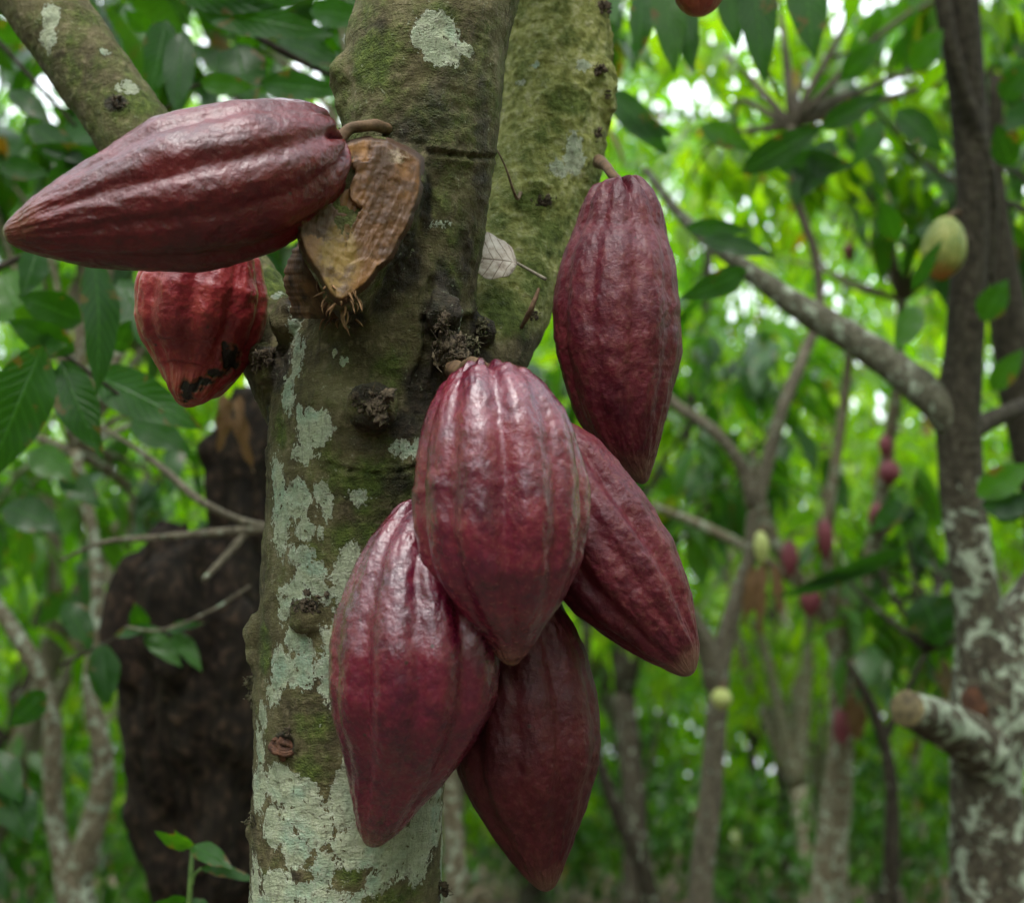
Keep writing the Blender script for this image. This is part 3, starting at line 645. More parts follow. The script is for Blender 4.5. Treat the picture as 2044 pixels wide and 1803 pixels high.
# pale bark flakes caught in the crotch
flk = simple_mat('bark_flake', (.22, .16, .10), (.42, .33, .23), 200, .8)
for k, (x, y) in enumerate([(888, 672), (876, 703), (870, 690), (905, 720), (864, 722)]):
    c, n = hit2(x, y); mb = MB(); mb.sphere(c + n * .004, .0035, 8, (1, .3, 1.2 if k % 2 else .7), .5)
    link('bark_flake', mb.mesh('bark_flake', flk), main_tree)

# ------------------------------------------------------------------ pods
def make_pod(label, rows, mat, roll=0.0, stem=None, stem_r=11, seed=0, group=None, deep=1.0, warts=1.0, nl=270, na=290, name='cacao_pod', rots=(), nd=5, stemmat=None):
    pts = np.array([np.r_[P(x, y, d), 0] for (x, y, d, hw) in rows]); hw = np.array([r[3] * r[2] / F for r in rows])
    s = np.linspace(0, 1, nl); t = (1 - np.cos(np.pi * s)) / 2
    r, q, L = resample(pts, nl, power=np.clip(t, 0, 1)); c = r[:, :3]
    dd = np.r_[0, np.cumsum(np.linalg.norm(np.diff(pts[:, :3], axis=0), axis=1))]; dd /= dd[-1]
    sk = np.arccos(1 - 2 * np.clip(dd, 0, 1)) / np.pi
    R = np.interp(s, sk, hw)
    # smooth the profile
    kern = np.exp(-np.linspace(-2, 2, 13) ** 2); kern /= kern.sum()
    Rp = np.r_[-R[1:7][::-1], R, -R[-7:-1][::-1]]; R = np.convolve(Rp, kern, 'valid')[:nl]; R = np.maximum(R, 0)
    Rm = hw.max()
    T, A, B = frames(c); T[:] = np.where(np.isfinite(T), T, 0)
    th = np.linspace(0, 2 * math.pi, na, endpoint=False); rng = np.random.default_rng(seed)
    tw = th[None] + roll + .12 * np.sin(t * 3 + seed)[:, None]
    ph = (tw * nd / (2 * math.pi)) % 1.0                  # five deep furrows
    jit = .04 * math.sin(seed)
    f1 = np.exp(-((np.minimum(ph, 1 - ph)) / .12) ** 2); f2 = np.exp(-((np.abs(ph - .5 - jit)) / .10) ** 2)
    f3 = (np.exp(-((ph - .25) / .05) ** 2) + np.exp(-((ph - .75) / .05) ** 2))
    amp = deep * (.10 * np.exp(-(t / .12) ** 1.2) + .10 * np.sin(np.pi * np.clip(t, 0, 1)) ** .5 + .02)
    amp = amp * (1 - .5 * np.clip((t - .8) / .2, 0, 1))
    rid = 1 - (f1 * 1.0 + f2 * .6)
    prof = 1 + amp[:, None] * (rid - .75)
    # stem end: dimple and lobed shoulders
    ring = A[:, None] * np.cos(th)[None, :, None] + B[:, None] * np.sin(th)[None, :, None]
    RR = R[:, None] * prof
    p = c[:, None] + ring * RR[..., None]
    lob = .05 * L * np.exp(-(t / .05) ** 2)[:, None] * (rid - .9) * np.clip(R / (Rm * .4), 0, 1)[:, None]
    p = p - T[:, None] * lob[..., None]
    pl = p.reshape(-1, 3); q3 = np.c_[np.repeat(t * L, na), (np.cos(tw) * Rm).ravel(), (np.sin(tw) * Rm).ravel()] + seed * 1.7
    w = warts * (.0010 * fbm(q3 / np.array([.016, .010, .010]), 2) + .00055 * np.abs(perlin(q3 / np.array([.0085, .006, .006]) + 7)) + .00022 * perlin(q3 / .003 + 3) + .0016 * perlin(q3 / .04 + 5))
    w = w * np.clip(np.repeat(R, na) / (Rm * .3), .15, 1)
    p = (pl + ring.reshape(-1, 3) * w[:, None])
    rot = np.zeros(len(p)); 
    for (x, y, rx, ry) in rots:
        D = p - CAM; z = D @ FW; X_ = (D @ RT) / z * F + W0 / 2; Y_ = H0 / 2 - (D @ UP) / z * F; front = (ring.reshape(-1, 3) @ FW < .2)
        qq = np.hypot((X_ - x) / rx, (Y_ - y) / ry) + .5 * fbm(p / .006, 3); v = np.clip((1.15 - qq) * 1.8, 0, 1) * front; rot = np.maximum(rot, v)
    p = p - ring.reshape(-1, 3) * (rot * .0015)[:, None]
    base = p[:na].mean(0); root = thing(name, label, 'cacao pod', base if stem is None else P(*stem[-1]), group)
    me = mesh_np('husk', p, grid_faces(nl, na)[:, ::-1], mat, {'ridge': rid.ravel(), 'along': np.repeat(t, na), 'rot': rot})
    link('husk', me, root)
    if stem:
        st = [np.r_[c[0] + T[0] * L * .02, stem_r * 1.1 * rows[0][2] / F]] + [np.r_[P(*q_), stem_r * q_[2] / F * (1 if i < len(stem) - 1 else 1.35)] for i, q_ in enumerate(stem)]
        mb = MB(); mb.tube(st, 24, 40, wob=.14); link('stem', mb.mesh('stem', stemmat or M['stem']), root)
    return root
M['stem'] = simple_mat('pod_stem', (.045, .026, .013), (.15, .09, .045), 120, .75, .8, .0015)
MP = dict(
    maroon=pod_mat('pod_maroon', (.052, .0014, .004), (.110, .0035, .007), (.15, .06, .03), .28, .08, .1, .6),
    centre=pod_mat('pod_rose', (.062, .002, .015), (.15, .007, .024), (.20, .13, .06), .20, .14, .3, 1.0),
    lower=pod_mat('pod_wine', (.048, .0015, .013), (.115, .004, .019), (.17, .08, .045), .21, .14, .25, .9),
    dull=pod_mat('pod_dull', (.038, .002, .005), (.068, .004, .008), (.13, .075, .045), .48, .35, .35, .08),
    rose=pod_mat('pod_dusty', (.050, .0025, .009), (.098, .007, .014), (.19, .13, .08), .40, .4, .35, .12),
    red=pod_mat('pod_red', (.16, .008, .016), (.28, .026, .030), (.32, .12, .04), .27, .15, .3, .45),
    green=pod_mat('pod_green', (.11, .16, .035), (.26, .28, .07), (.42, .13, .02), .5, .05, .1, .05, .66, .95),
    far=pod_mat('pod_far', (.16, .035, .055), (.22, .055, .07), (.2, .11, .08), .45, .1, .1, .1),
    lime=pod_mat('pod_lime', (.38, .42, .12), (.45, .5, .18), (.3, .3, .1), .45, .1, .1, .1),
)
make_pod('large dark maroon cacao pod pointing left, its brown stalk beside the cut stub',
    [(686, 276, .885, 0), (681, 279, .885, 48), (665, 286, .884, 80), (640, 297, .882, 102), (600, 315, .878, 124), (500, 351, .865, 153), (420, 374, .857, 160), (350, 392, .85, 156), (200, 430, .835, 109), (100, 451, .825, 70), (50, 461, .822, 44), (24, 465, .82, 27), (8, 467, .82, 0)],
    MP['maroon'], .35, [(700, 256, .888), (735, 250, .892), (772, 256, .915), (800, 270, .96)], 12, 1, deep=.72, warts=.85)
make_pod('short bright red pod with black rot, half hidden under the left maroon pod',
    [(428, 440, 1.0, 0), (425, 462, 1.0, 60), (418, 500, 1.0, 100), (404, 580, 1.0, 128), (400, 640, 1.0, 126), (397, 700, 1.0, 104), (388, 750, .995, 72), (378, 780, .99, 46), (370, 800, .99, 24), (365, 812, .99, 0)],
    MP['red'], .2, [(445, 425, 1.02), (480, 440, 1.06), (500, 500, 1.1)], 10, 2, rots=[(372, 782, 16, 22), (388, 772, 22, 14), (462, 718, 20, 26), (432, 745, 22, 10), (410, 762, 16, 9), (448, 690, 6, 10)])
make_pod('glossy rose red pod in front, topmost of the hanging cluster of four',
    [(970, 733, .86, 0), (970, 739, .859, 52), (972, 755, .858, 80), (975, 778, .855, 102), (982, 822, .85, 131), (992, 890, .845, 156), (1000, 970, .842, 169), (1003, 1050, .84, 171), (1008, 1130, .84, 152), (1014, 1200, .842, 112), (1018, 1250, .845, 70), (1020, 1288, .848, 42), (1021, 1313, .85, 26), (1022, 1330, .85, 0)],
    MP['centre'], .12, [(945, 728, .865), (925, 742, .885), (905, 735, .93)], 16, 3, deep=1.15)
make_pod('dusty red pod slanting right with its tip furthest right in the cluster',
    [(1080, 850, .93, 0), (1092, 872, .93, 55), (1112, 915, .93, 88), (1181, 1053, .925, 124), (1245, 1149, .92, 121), (1290, 1213, .915, 100), (1330, 1272, .91, 70), (1357, 1312, .908, 44), (1370, 1334, .906, 26), (1379, 1349, .905, 0)],
    MP['rose'], .5, [(1060, 830, .94), (1000, 780, .965), (950, 760, .99)], 12, 4)
make_pod('wine red pod with waxy shine resting against the lichened trunk, tip low left',
    [(862, 1000, .885, 0), (857, 1020, .883, 55), (850, 1060, .88, 86), (838, 1150, .872, 128), (832, 1230, .868, 155), (830, 1300, .865, 168), (822, 1380, .865, 163), (806, 1460, .868, 138), (788, 1530, .87, 102), (770, 1590, .872, 73), (752, 1650, .875, 42), (745, 1675, .876, 24), (740, 1691, .877, 0)],
    MP['lower'], .75, [(880, 970, .90), (890, 930, .95)], 12, 5, deep=1.1)
make_pod('matt dark red pod hanging lowest, behind the two glossy pods',
    [(1030, 1150, .93, 0), (1033, 1172, .93, 50), (1038, 1215, .93, 84), (1046, 1300, .93, 120), (1051, 1400, .925, 141), (1053, 1480, .922, 145), (1055, 1540, .92, 137), (1063, 1610, .918, 110), (1074, 1680, .915, 76), (1083, 1730, .913, 48), (1089, 1762, .912, 26), (1092, 1780, .912, 0)],
    MP['dull'], .3, [(1010, 1120, .94), (960, 1050, .96), (880, 960, .99)], 12, 6, deep=.8)
make_pod('long dusty pink red pod hanging alone from the right limb',
    [(1237, 355, 1.0, 0), (1238, 361, 1.0, 40), (1239, 385, 1.0, 64), (1240, 415, 1.0, 78), (1240, 470, 1.0, 94), (1235, 545, .995, 118), (1233, 620, .992, 128), (1236, 700, .99, 125), (1243, 800, .988, 101), (1254, 870, .988, 72), (1270, 925, .99, 40), (1280, 950, .99, 20), (1286, 966, .99, 0)],
    MP['rose'], .0, [(1222, 348, 1.01), (1212, 334, 1.04), (1196, 322, 1.10)], 10, 7, deep=.62)
make_pod('pod at the top edge of the picture showing only its lumpy red tip',
    [(1420, -330, 1.15, 0), (1420, -310, 1.15, 50), (1415, -220, 1.14, 95), (1405, -120, 1.13, 98), (1398, -50, 1.12, 66), (1396, 0, 1.12, 46), (1396, 20, 1.12, 30), (1396, 31, 1.12, 0)],
    MP['red'], .6, [(1400, -360, 1.15), (1250, -420, 1.15), (1130, -430, 1.17)], 10, 8)

# ------------------------------------------------------------------ dead leaf and stick lodged in the fork
dl = thing('dead_leaf', 'pale grey dead leaf wedged in the fork between two limbs', 'leaf', P(960, 540, 1.0))
def dry_leaf_mat():
    k = NT('dead_leaf_blade'); uv = k.vattr('luv'); sx = k.n('ShaderNodeSeparateXYZ', Vector=uv); av = k.math('ABSOLUTE', sx.outputs[1])
    w = k.math('SUBTRACT', k.math('MULTIPLY', sx.outputs[0], 7.0), k.math('MULTIPLY', av, 1.6)); vein = k.step(k.math('ABSOLUTE', k.math('SUBTRACT', k.math('FRACT', w), .5)), .0, .07)
    vein = k.math('MULTIPLY', vein, k.step(av, .0, .05)); n = k.noise(k.coord(), 120, 5, .65)
    c = k.ramp(n, [(.3, (.22, .17, .13)), (.5, (.42, .36, .30)), (.7, (.55, .5, .43))]); c = k.mix(vein, (.13, .09, .06), c)
    b = k.n('ShaderNodeBsdfPrincipled', Base9Color=c, Roughness=.75, Normal=k.bump(k.math('ADD', vein, n), .6, .001))
    return k.surf(b.outputs[0])
def thick(o, t=.0005):
    m = o.modifiers.new('solid', 'SOLIDIFY'); m.thickness = t; m.offset = 0
v, f, r_, u_ = placed(P(1032, 524, 1.0), P(900, 515, .985), width=.044, roll=.15, rnd=.5, curl=.25, wave=.05, face=(0, -1, .35))
o = link('blade', mesh_np('blade', v, f, dry_leaf_mat(), {'rnd': r_, 'luv': u_}), dl); thick(o, .0007)
mb = MB(); mb.tube([np.r_[P(1030, 524, 1.0), .0013], np.r_[P(1052, 536, .998), .0012], np.r_[P(1090, 558, .995), .0016]], 8, 12)
link('leaf_stalk', mb.mesh('leaf_stalk', simple_mat('leaf_stalk', (.10, .09, .06), (.25, .22, .16), 200)), dl)
mb = MB(); c1, _ = hit2(1072, 590); c2, _ = hit2(1040, 655)
mb.tube([np.r_[P(1076, 575, 1.0), .0012], np.r_[P(1062, 612, 1.0), .0022], np.r_[c2 * .9 + P(1045, 650, 1.0) * .1, .0016]], 8, 14, wob=.2)
tw = link('twig', mb.mesh('twig', simple_mat('dry_twig', (.06, .035, .02), (.2, .12, .07), 150))); tw['label'] = 'thin brown twig leaning on the mossy fork below the dead leaf'; tw['category'] = 'twig'

# ------------------------------------------------------------------ background trees
def to_ground(rows, r_mul=1.25):
    """rows ordered from bottom of the picture up; adds the part down to the ground"""
    L = L3(rows); b = L[0]; g = b.copy(); g[2] = -.05; g[3] = b[3] * r_mul; g[0] += (L[0][0] - L[1][0]) * .4
    m = (b + g) / 2; m[3] = b[3] * 1.05
    return [g, m] + L
def crown_points(center, rad, n, rng, hollow=.25):
    p = rng.normal(size=(n, 3)); p /= np.linalg.norm(p, axis=1)[:, None]; p *= (hollow + (1 - hollow) * rng.random((n, 1)) ** .45)
    return np.array(center) + p * np.array(rad)
def twig_tubes(mb, start, pts, rng, r0=.012, k=None):
    for p in pts if k is None else pts[:k]:
        s = np.array(start); m = (s + p) / 2 + rng.normal(0, .08, 3) + [0, 0, .12]
        mb.tube([np.r_[s, r0], np.r_[m, r0 * .6], np.r_[p, r0 * .25]], 6, 8)
def bg_tree(label, limbs, mat, crown=None, sides=20, wob=.10, leafmat='leaf', seed=0, name='cacao_tree', group=None, voxel=None, extra=None, cat='tree'):
    rng = np.random.default_rng(seed + 100)
    first = to_ground(limbs[0]) if len(limbs[0][0]) == 4 else limbs[0]
    root = thing(name, label, cat, (first[0][0], first[0][1], 0), group)
    mb = MB(); mb.tube(first, sides, 60, wob=wob)
    tops = [first[-1]]
    for l in limbs[1:]:
        ll = L3(l); mb.tube(ll, max(10, sides - 6), 40, wob=wob); tops.append(ll[-1])
    if crown:
        pts = []
        for (c, rad, n, per, size) in crown:
            cp = crown_points(c, rad, n, rng); pts.append((cp, per, size))
            tp = min(tops, key=lambda t: np.linalg.norm(t[:3] - np.array(c)))
            if np.linalg.norm(tp[:3] - np.array(c)) < 4: twig_tubes(mb, tp[:3], cp, rng, .012, min(n, 14))
    link('trunk', mb.mesh('trunk', mat), root)
    parts = []
    if crown: parts += [sprays(cp, rng, per, size) for (cp, per, size) in pts]
    if extra: parts += extra
    if parts: link('crown', leaf_mesh('crown', parts, M[leafmat]), root)
    return root
# right-hand mottled tree, with the pruned stub
t1 = bg_tree('mottled cacao tree at the right edge with a pale sawn stub and dark upper limb',
    [[(1985, 1900, 2.5, 84), (1975, 1700, 2.5, 76), (1968, 1550, 2.5, 70), (1975, 1400, 2.5, 76), (1958, 1250, 2.5, 50), (1935, 1100, 2.5, 44), (1918, 950, 2.5, 43), (1912, 820, 2.5, 44), (1925, 680, 2.5, 37), (1935, 520, 2.5, 35), (1942, 400, 2.5, 33), (1932, 200, 2.5, 36), (1912, 0, 2.5, 40), (1900, -200, 2.5, 40)],
     [(1980, 1400, 2.5, 70), (2010, 1300, 2.52, 62), (2070, 1200, 2.55, 54), (2160, 1060, 2.6, 48)],
     [(1965, 1500, 2.45, 58), (1900, 1455, 2.4, 48), (1850, 1430, 2.33, 42), (1812, 1417, 2.27, 37)],
     [(1925, 870, 2.5, 22), (1970, 842, 2.55, 20), (2020, 820, 2.6, 17), (2090, 790, 2.7, 14)],
     [(1968, 560, 2.52, 14), (1975, 400, 2.5, 18), (1890, 60, 2.45, 16), (1870, -100, 2.45, 16)]],
    M['bark_mottled'], [((1.6, 3.3, 3.7), (1.0, .9, .5), 34, 8, .18)], 32, .08, seed=1, leafmat='leaf_far')
mb = MB(); mb.tube(L3([(1925, 880, 2.5, 34), (1870, 805, 2.5, 36), (1800, 745, 2.55, 34), (1700, 675, 2.6, 31), (1600, 615, 2.65, 27), (1520, 560, 2.7, 21), (1440, 500, 2.75, 16), (1350, 420, 2.9, 11), (1290, 340, 3.0, 8)]), 28, 70, wob=.10)
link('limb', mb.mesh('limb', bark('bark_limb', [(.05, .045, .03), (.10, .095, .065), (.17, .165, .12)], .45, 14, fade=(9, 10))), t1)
cutm = simple_mat('sawn_wood', (.035, .026, .014), (.18, .145, .065), 55, .7, .6, .003)
c0 = P(1812, 1417, 2.27); dr = P(1812, 1417, 2.27) - P(1850, 1430, 2.33); dr /= np.linalg.norm(dr); mb = MB()
mb.tube([np.r_[c0 - dr * .002, .0335], np.r_[c0 + dr * .002, .0335], np.r_[c0 + dr * .003, .033]], 30, 4, wob=.1)
link('cut_face', mb.mesh('cut_face', cutm), t1)
hol = simple_mat('rotten_hollow', (.008, .004, .002), (.10, .04, .018), 50, .9, 1, .01)
mb = MB(); mb.sphere(P(1945, 1428, 2.43), .028, 14, (1, .4, 2.0), .3); link('rotten_hollow', mb.mesh('rotten_hollow', hol), t1)
make_pod('green ribbed pod flushed orange at its tip, on the dark right-hand limb',
    [(1893, 432, 2.42, 0), (1892, 437, 2.42, 14), (1890, 450, 2.42, 28), (1886, 480, 2.42, 41), (1883, 505, 2.42, 43), (1880, 530, 2.42, 36), (1878, 548, 2.42, 20), (1877, 559, 2.42, 0)], MP['green'], .3, [(1900, 426, 2.43), (1915, 425, 2.48)], 4, 11, nl=70, na=90)
# orange flush is part of the material through 'along'
bg_tree('speckled cacao trunk rising behind the mottled tree at the far right edge',
    [[(2150, 1700, 3.2, 44), (2110, 1300, 3.2, 42), (2080, 1000, 3.2, 40), (2040, 800, 3.2, 40), (2010, 620, 3.2, 36), (1995, 450, 3.2, 22), (1985, 330, 3.2, 17), (1990, 150, 3.2, 14)], [(2040, 800, 3.2, 30), (2080, 640, 3.25, 28), (2120, 450, 3.3, 24)]],
    M['bark_mottled'], [((2.1, 3.8, 3.6), (1.1, .8, .8), 60, 8, .24)], 24, seed=2)
t2 = bg_tree('slim grey tree with a dark forked stem just right of the pod cluster',
    [[(1395, 1900, 3.3, 27), (1400, 1750, 3.3, 25), (1418, 1600, 3.3, 23), (1430, 1430, 3.3, 22), (1442, 1300, 3.3, 20), (1470, 1200, 3.3, 17), (1495, 1120, 3.3, 15), (1508, 1020, 3.3, 16), (1530, 930, 3.3, 14), (1560, 820, 3.3, 13), (1600, 720, 3.35, 12), (1635, 620, 3.4, 10), (1625, 500, 3.4, 9), (1590, 400, 3.4, 9), (1580, 250, 3.4, 8)],
     [(1505, 1010, 3.3, 17), (1480, 930, 3.3, 13), (1430, 865, 3.3, 12), (1345, 805, 3.35, 11), (1250, 700, 3.4, 10), (1200, 600, 3.5, 9)],
     [(1430, 1370, 3.3, 24), (1408, 1290, 3.28, 22), (1375, 1230, 3.25, 20), (1300, 1130, 3.2, 17)]],
    M['bark_grey'], [((1.0, 3.8, 3.6), (.9, .6, .4), 40, 10, .14)], 20, seed=3, leafmat='leaf_sunlit')
t3 = bg_tree('pale cacao tree with three upright limbs carrying small pink pods',
    [[(1650, 1900, 4.3, 42), (1660, 1700, 4.3, 34), (1675, 1550, 4.3, 27), (1680, 1400, 4.3, 24), (1678, 1280, 4.3, 24), (1660, 1180, 4.3, 17), (1650, 1080, 4.3, 13), (1665, 950, 4.3, 11), (1685, 800, 4.35, 10), (1700, 650, 4.4, 8)],
     [(1680, 1310, 4.3, 22), (1640, 1220, 4.3, 15), (1590, 1150, 4.3, 14), (1545, 1080, 4.3, 13), (1520, 1000, 4.3, 10), (1500, 900, 4.3, 8)],
     [(1682, 1310, 4.3, 22), (1705, 1230, 4.3, 17), (1735, 1120, 4.3, 16), (1758, 1000, 4.3, 15), (1775, 880, 4.3, 13), (1790, 780, 4.3, 11), (1800, 600, 4.4, 9)],
     [(1600, 1170, 4.3, 10), (1480, 1090, 4.3, 11), (1380, 1040, 4.35, 9), (1300, 1010, 4.4, 7)]],
    M['bark_pale'], [((1.6, 4.8, 3.9), (1.2, .7, .5), 50, 10, .14)], 18, seed=4, leafmat='leaf_sunlit')
small = [(1776, 945, 26, 22, 'small pink pod high on the right upright limb, second from its top', 'far', 4.22), (1768, 893, 24, 14, 'small dark pink pod topmost on the right upright limb', 'far', 4.22), (1752, 1035, 30, 19, 'pale pink pod on the right upright limb above a fallen leaf spray', 'far', 4.22), (1770, 1052, 16, 13, 'tiny pink pod tucked beside the pale pink pod', 'far', 4.25),
         (1648, 1078, 40, 17, 'slender pink pod on the middle upright limb', 'far', 4.2), (1577, 1117, 38, 18, 'slim pink pod on the left sloping limb', 'far', 4.2), (1618, 1200, 36, 22, 'plum pink pod at the lower fork left of the pale trunk', 'far', 4.2), (1682, 1210, 20, 14, 'dark little pod in the crotch of the three upright limbs', 'lower', 4.2), (1680, 1455, 36, 18, 'purple pod hanging on the pale trunk beneath the fork', 'far', 4.2),
         (1695, 505, 20, 12, 'faint rosy pod among the leaves above the sloping grey limb', 'far', 4.3), (1440, 1397, 22, 21, 'round yellow green pod on the slim grey trunk', 'lime', 3.2), (1520, 1095, 34, 16, 'yellowish green pod beside the forked dark stem', 'lime', 3.25)]
for k, (x, y, h_, w_, lb, mt, d) in enumerate(small):
    make_pod(lb, [(x - 2, y - h_, d, 0), (x - 2, y - h_ * .9, d, w_ * .5), (x - 1, y - h_ * .5, d, w_ * .85), (x, y, d, w_), (x, y + h_ * .5, d, w_ * .7), (x + 1, y + h_ * .85, d, w_ * .3), (x + 1, y + h_, d, 0)], MP[mt], k, [(x + 3, y - h_ - 8, d + .03), (x + 8, y - h_ - 14, d + .08)], 3, k + 30, nl=40, na=50)
mb = MB()
bg_tree('thin dark sapling leaning left of the mottled tree',
    [[(1775, 1880, 3.9, 20), (1780, 1700, 3.9, 17), (1778, 1560, 3.9, 13), (1755, 1450, 3.9, 12), (1720, 1370, 3.9, 9), (1690, 1320, 3.9, 6)], [(1765, 1480, 3.9, 9), (1800, 1400, 3.9, 7), (1850, 1300, 3.9, 5)]], M['bark_dim'], [((1.35, 4.2, 2.0), (.35, .3, .3), 14, 8, .2)], 12, seed=5, name='sapling')
bg_tree('pale smooth trunk peeping out just right of the foreground trunk',
    [[(908, 1850, 2.9, 24), (908, 1700, 2.9, 21), (898, 1600, 2.9, 20), (880, 1480, 2.9, 18), (850, 1300, 2.9, 18), (830, 900, 2.9, 16), (800, 500, 3.0, 14)]], M['bark_pale'], [((-.3, 3.2, 3.6), (.7, .5, .6), 30, 8, .23)], 16, seed=6)
bg_tree('brown leaning trunk seen below the lowest pod, right of it',
    [[(1305, 1850, 5.0, 20), (1285, 1740, 5.0, 18), (1240, 1640, 5.0, 15), (1205, 1550, 5.0, 12), (1180, 1450, 5.0, 10), (1170, 1250, 5.0, 8)]], M['bark_dim'], [((.6, 5.4, 2.9), (.9, .6, .6), 40, 8, .23)], 12, seed=8)
bg_tree('forked lichen pale tree at the lower left, its two stems meeting near the ground',
    [[(160, 1850, 3.0, 40), (145, 1760, 3.0, 34), (118, 1680, 3.0, 22), (105, 1550, 3.0, 20), (102, 1420, 3.0, 18), (75, 1340, 3.0, 17), (35, 1270, 3.0, 16), (-30, 1180, 3.05, 14), (-120, 1050, 3.1, 12)],
     [(150, 1770, 3.0, 30), (180, 1670, 3.0, 27), (205, 1560, 3.0, 24), (200, 1480, 3.0, 20), (180, 1380, 3.0, 16), (195, 1250, 3.0, 14), (190, 1100, 3.05, 12), (150, 900, 3.1, 11)]],
    M['bark_pale'], [((-1.1, 3.4, 3.4), (.9, .6, .7), 60, 8, .23), ((-1.2, 3.7, 2.15), (.45, .4, .3), 14, 7, .17)], 18, seed=9)
# dead blackened stump
rng = np.random.default_rng(5)
rows = [(480, 1900, 2.3, 165), (475, 1803, 2.3, 165), (465, 1650, 2.3, 170), (445, 1500, 2.3, 178), (430, 1380, 2.3, 186), (420, 1250, 2.3, 186), (428, 1170, 2.3, 172), (480, 1115, 2.3, 105), (490, 1000, 2.3, 92), (495, 900, 2.3, 82), (500, 820, 2.3, 60), (505, 780, 2.3, 30)]
mb = MB(); mb.tube(to_ground(rows, 1.3), 40, 90, wob=.10)
for (x, y, r) in [(255, 1185, 44), (265, 1300, 40), (330, 1150, 50), (440, 900, 40)]: mb.sphere(P(x, y, 2.28), r * 2.3 / F, 12, wob=.3)
bm_ = mb.mesh('raw', M['bark_dead']); v, f, nn = remesh_arrays(bm_, .011, 3); bpy.data.meshes.remove(bm_)
v = v + nn * (.055 * fbm(v / np.array([.09, .09, .9]), 3) + .018 * fbm(v / np.array([.025, .025, .3]), 2))[:, None]
dead = thing('dead_tree', 'blackened rotting dead trunk behind the foreground tree on the left', 'dead trunk', (P(470, 1900, 2.3) * [1, 1, 0]))
link('trunk', mesh_np('trunk', v, f, M['bark_dead'], {'rnd': np.zeros(len(v))}), dead)
# bare grey branches crossing in front of it
br = thing('bare_branch', 'bare grey forked branch crossing in front of the dark dead trunk', 'branch', P(540, 1050, 1.95))
mb = MB(); mb.tube(L3([(680, 1045, 1.95, 11), (540, 1055, 1.95, 10), (450, 1062, 1.95, 9), (330, 1072, 1.95, 7), (200, 1085, 2.0, 5), (120, 1120, 2.05, 3)]), 10, 40, wob=.1)
mb.tube(L3([(540, 1055, 1.95, 8), (470, 1035, 1.95, 7), (400, 1000, 1.95, 8), (330, 940, 1.98, 7), (270, 895, 2.0, 5), (200, 850, 2.05, 3)]), 10, 40, wob=.1)
mb.tube(L3([(490, 1065, 1.95, 7), (460, 1100, 1.93, 7), (405, 1160, 1.9, 5)]), 10, 20, wob=.1)
mb.tube(L3([(500, 1170, 1.95, 3), (420, 1220, 1.95, 3), (300, 1260, 1.95, 3), (250, 1252, 1.95, 2)]), 8, 24, wob=.1)
link('limb', mb.mesh('limb', M['bark_grey']), br)
# dry brown leaves
def dry_bunch(label, specs, name='dry_leaves'):
    ps = [placed(P(x0, y0, d), P(x1, y1, d), width=w * d / F, roll=rl, rnd=rn, curl=.5, wave=.14) for (x0, y0, x1, y1, d, w, rl, rn) in specs]
    me = leaf_mesh('blade', ps, M['leaf_dry']); o = link(name, me); o['label'] = label; o['category'] = 'dry leaves'; return o
dry_bunch('two curled brown leaves hanging above the dead trunk under the bright red pod', [(445, 785, 436, 900, 1.9, 40, .6, .1), (478, 790, 505, 935, 1.9, 38, -.7, .05), (466, 795, 478, 860, 1.88, 18, .6, .2)])
dry_bunch('drooping bunch of brown dry leaves on the slim grey tree', [(1502, 1125, 1484, 1245, 3.25, 34, .5, .2), (1525, 1115, 1520, 1262, 3.25, 32, -.5, .3), (1543, 1125, 1556, 1225, 3.25, 26, .4, .1)])
dry_bunch('orange red leaf hanging beside the purple pod on the pale trunk', [(1700, 1385, 1712, 1480, 4.2, 46, .2, .3), (1722, 1390, 1700, 1440, 4.2, 30, .2, .3)])
# ---- near foliage: left edge
def leaves_px(lst, d_default=1.6):
    out = []
    for it in lst:
        x0, y0, x1, y1, w, d = it[:6]; rl = it[6] if len(it) > 6 else 0; rn = it[7] if len(it) > 7 else .4; d2 = it[8] if len(it) > 8 else d - .03
        out.append(placed(P(x0, y0, d), P(x1, y1, d2), width=w * d / F, roll=rl, rnd=rn, curl=.45))
    return out
left_leaves = leaves_px([
    (185, 505, 192, 780, 84, 1.55, .5, .15), (85, 690, -30, 960, 125, 1.5, .1, .35), (60, 700, 130, 690, 60, 1.6, .3, .3), (120, 720, 200, 905, 92, 1.6, -.2, .3), (180, 745, 395, 852, 96, 1.65, .1, .4), (150, 700, 20, 640, 70, 1.6, .2, .3),
    (165, 640, 40, 590, 80, 1.7, .1, .3), (235, 560, 330, 720, 90, 1.75, .2, .3), (0, 545, 60, 660, 130, 1.9, .0, .8), (75, 495, 45, 590, 60, 1.6, .2, .1), (230, 700, 260, 640, 50, 1.7, 0, .2), (250, 600, 240, 690, 80, 1.8, .1, .6),
    (-20, 760, 60, 800, 80, 1.6, .1, .3), (30, 650, 120, 620, 70, 1.8, 0, .85), (260, 840, 380, 900, 70, 2.1, .2, .4), (120, 950, 200, 1010, 60, 2.2, .3, .4), (10, 1010, 120, 1060, 80, 2.2, .3, .2), (60, 900, 150, 960, 70, 2.2, .2, .7),
    (0, 1560, 60, 1680, 90, 1.9, .2, .1), (-20, 1500, 40, 1600, 70, 1.9, .2, .3), (90, 1380, 20, 1450, 60, 2.2, .2, .2), (130, 1200, 180, 1300, 60, 2.2, .3, .2), (200, 1285, 215, 1405, 60, 2.0, .3, .3)])
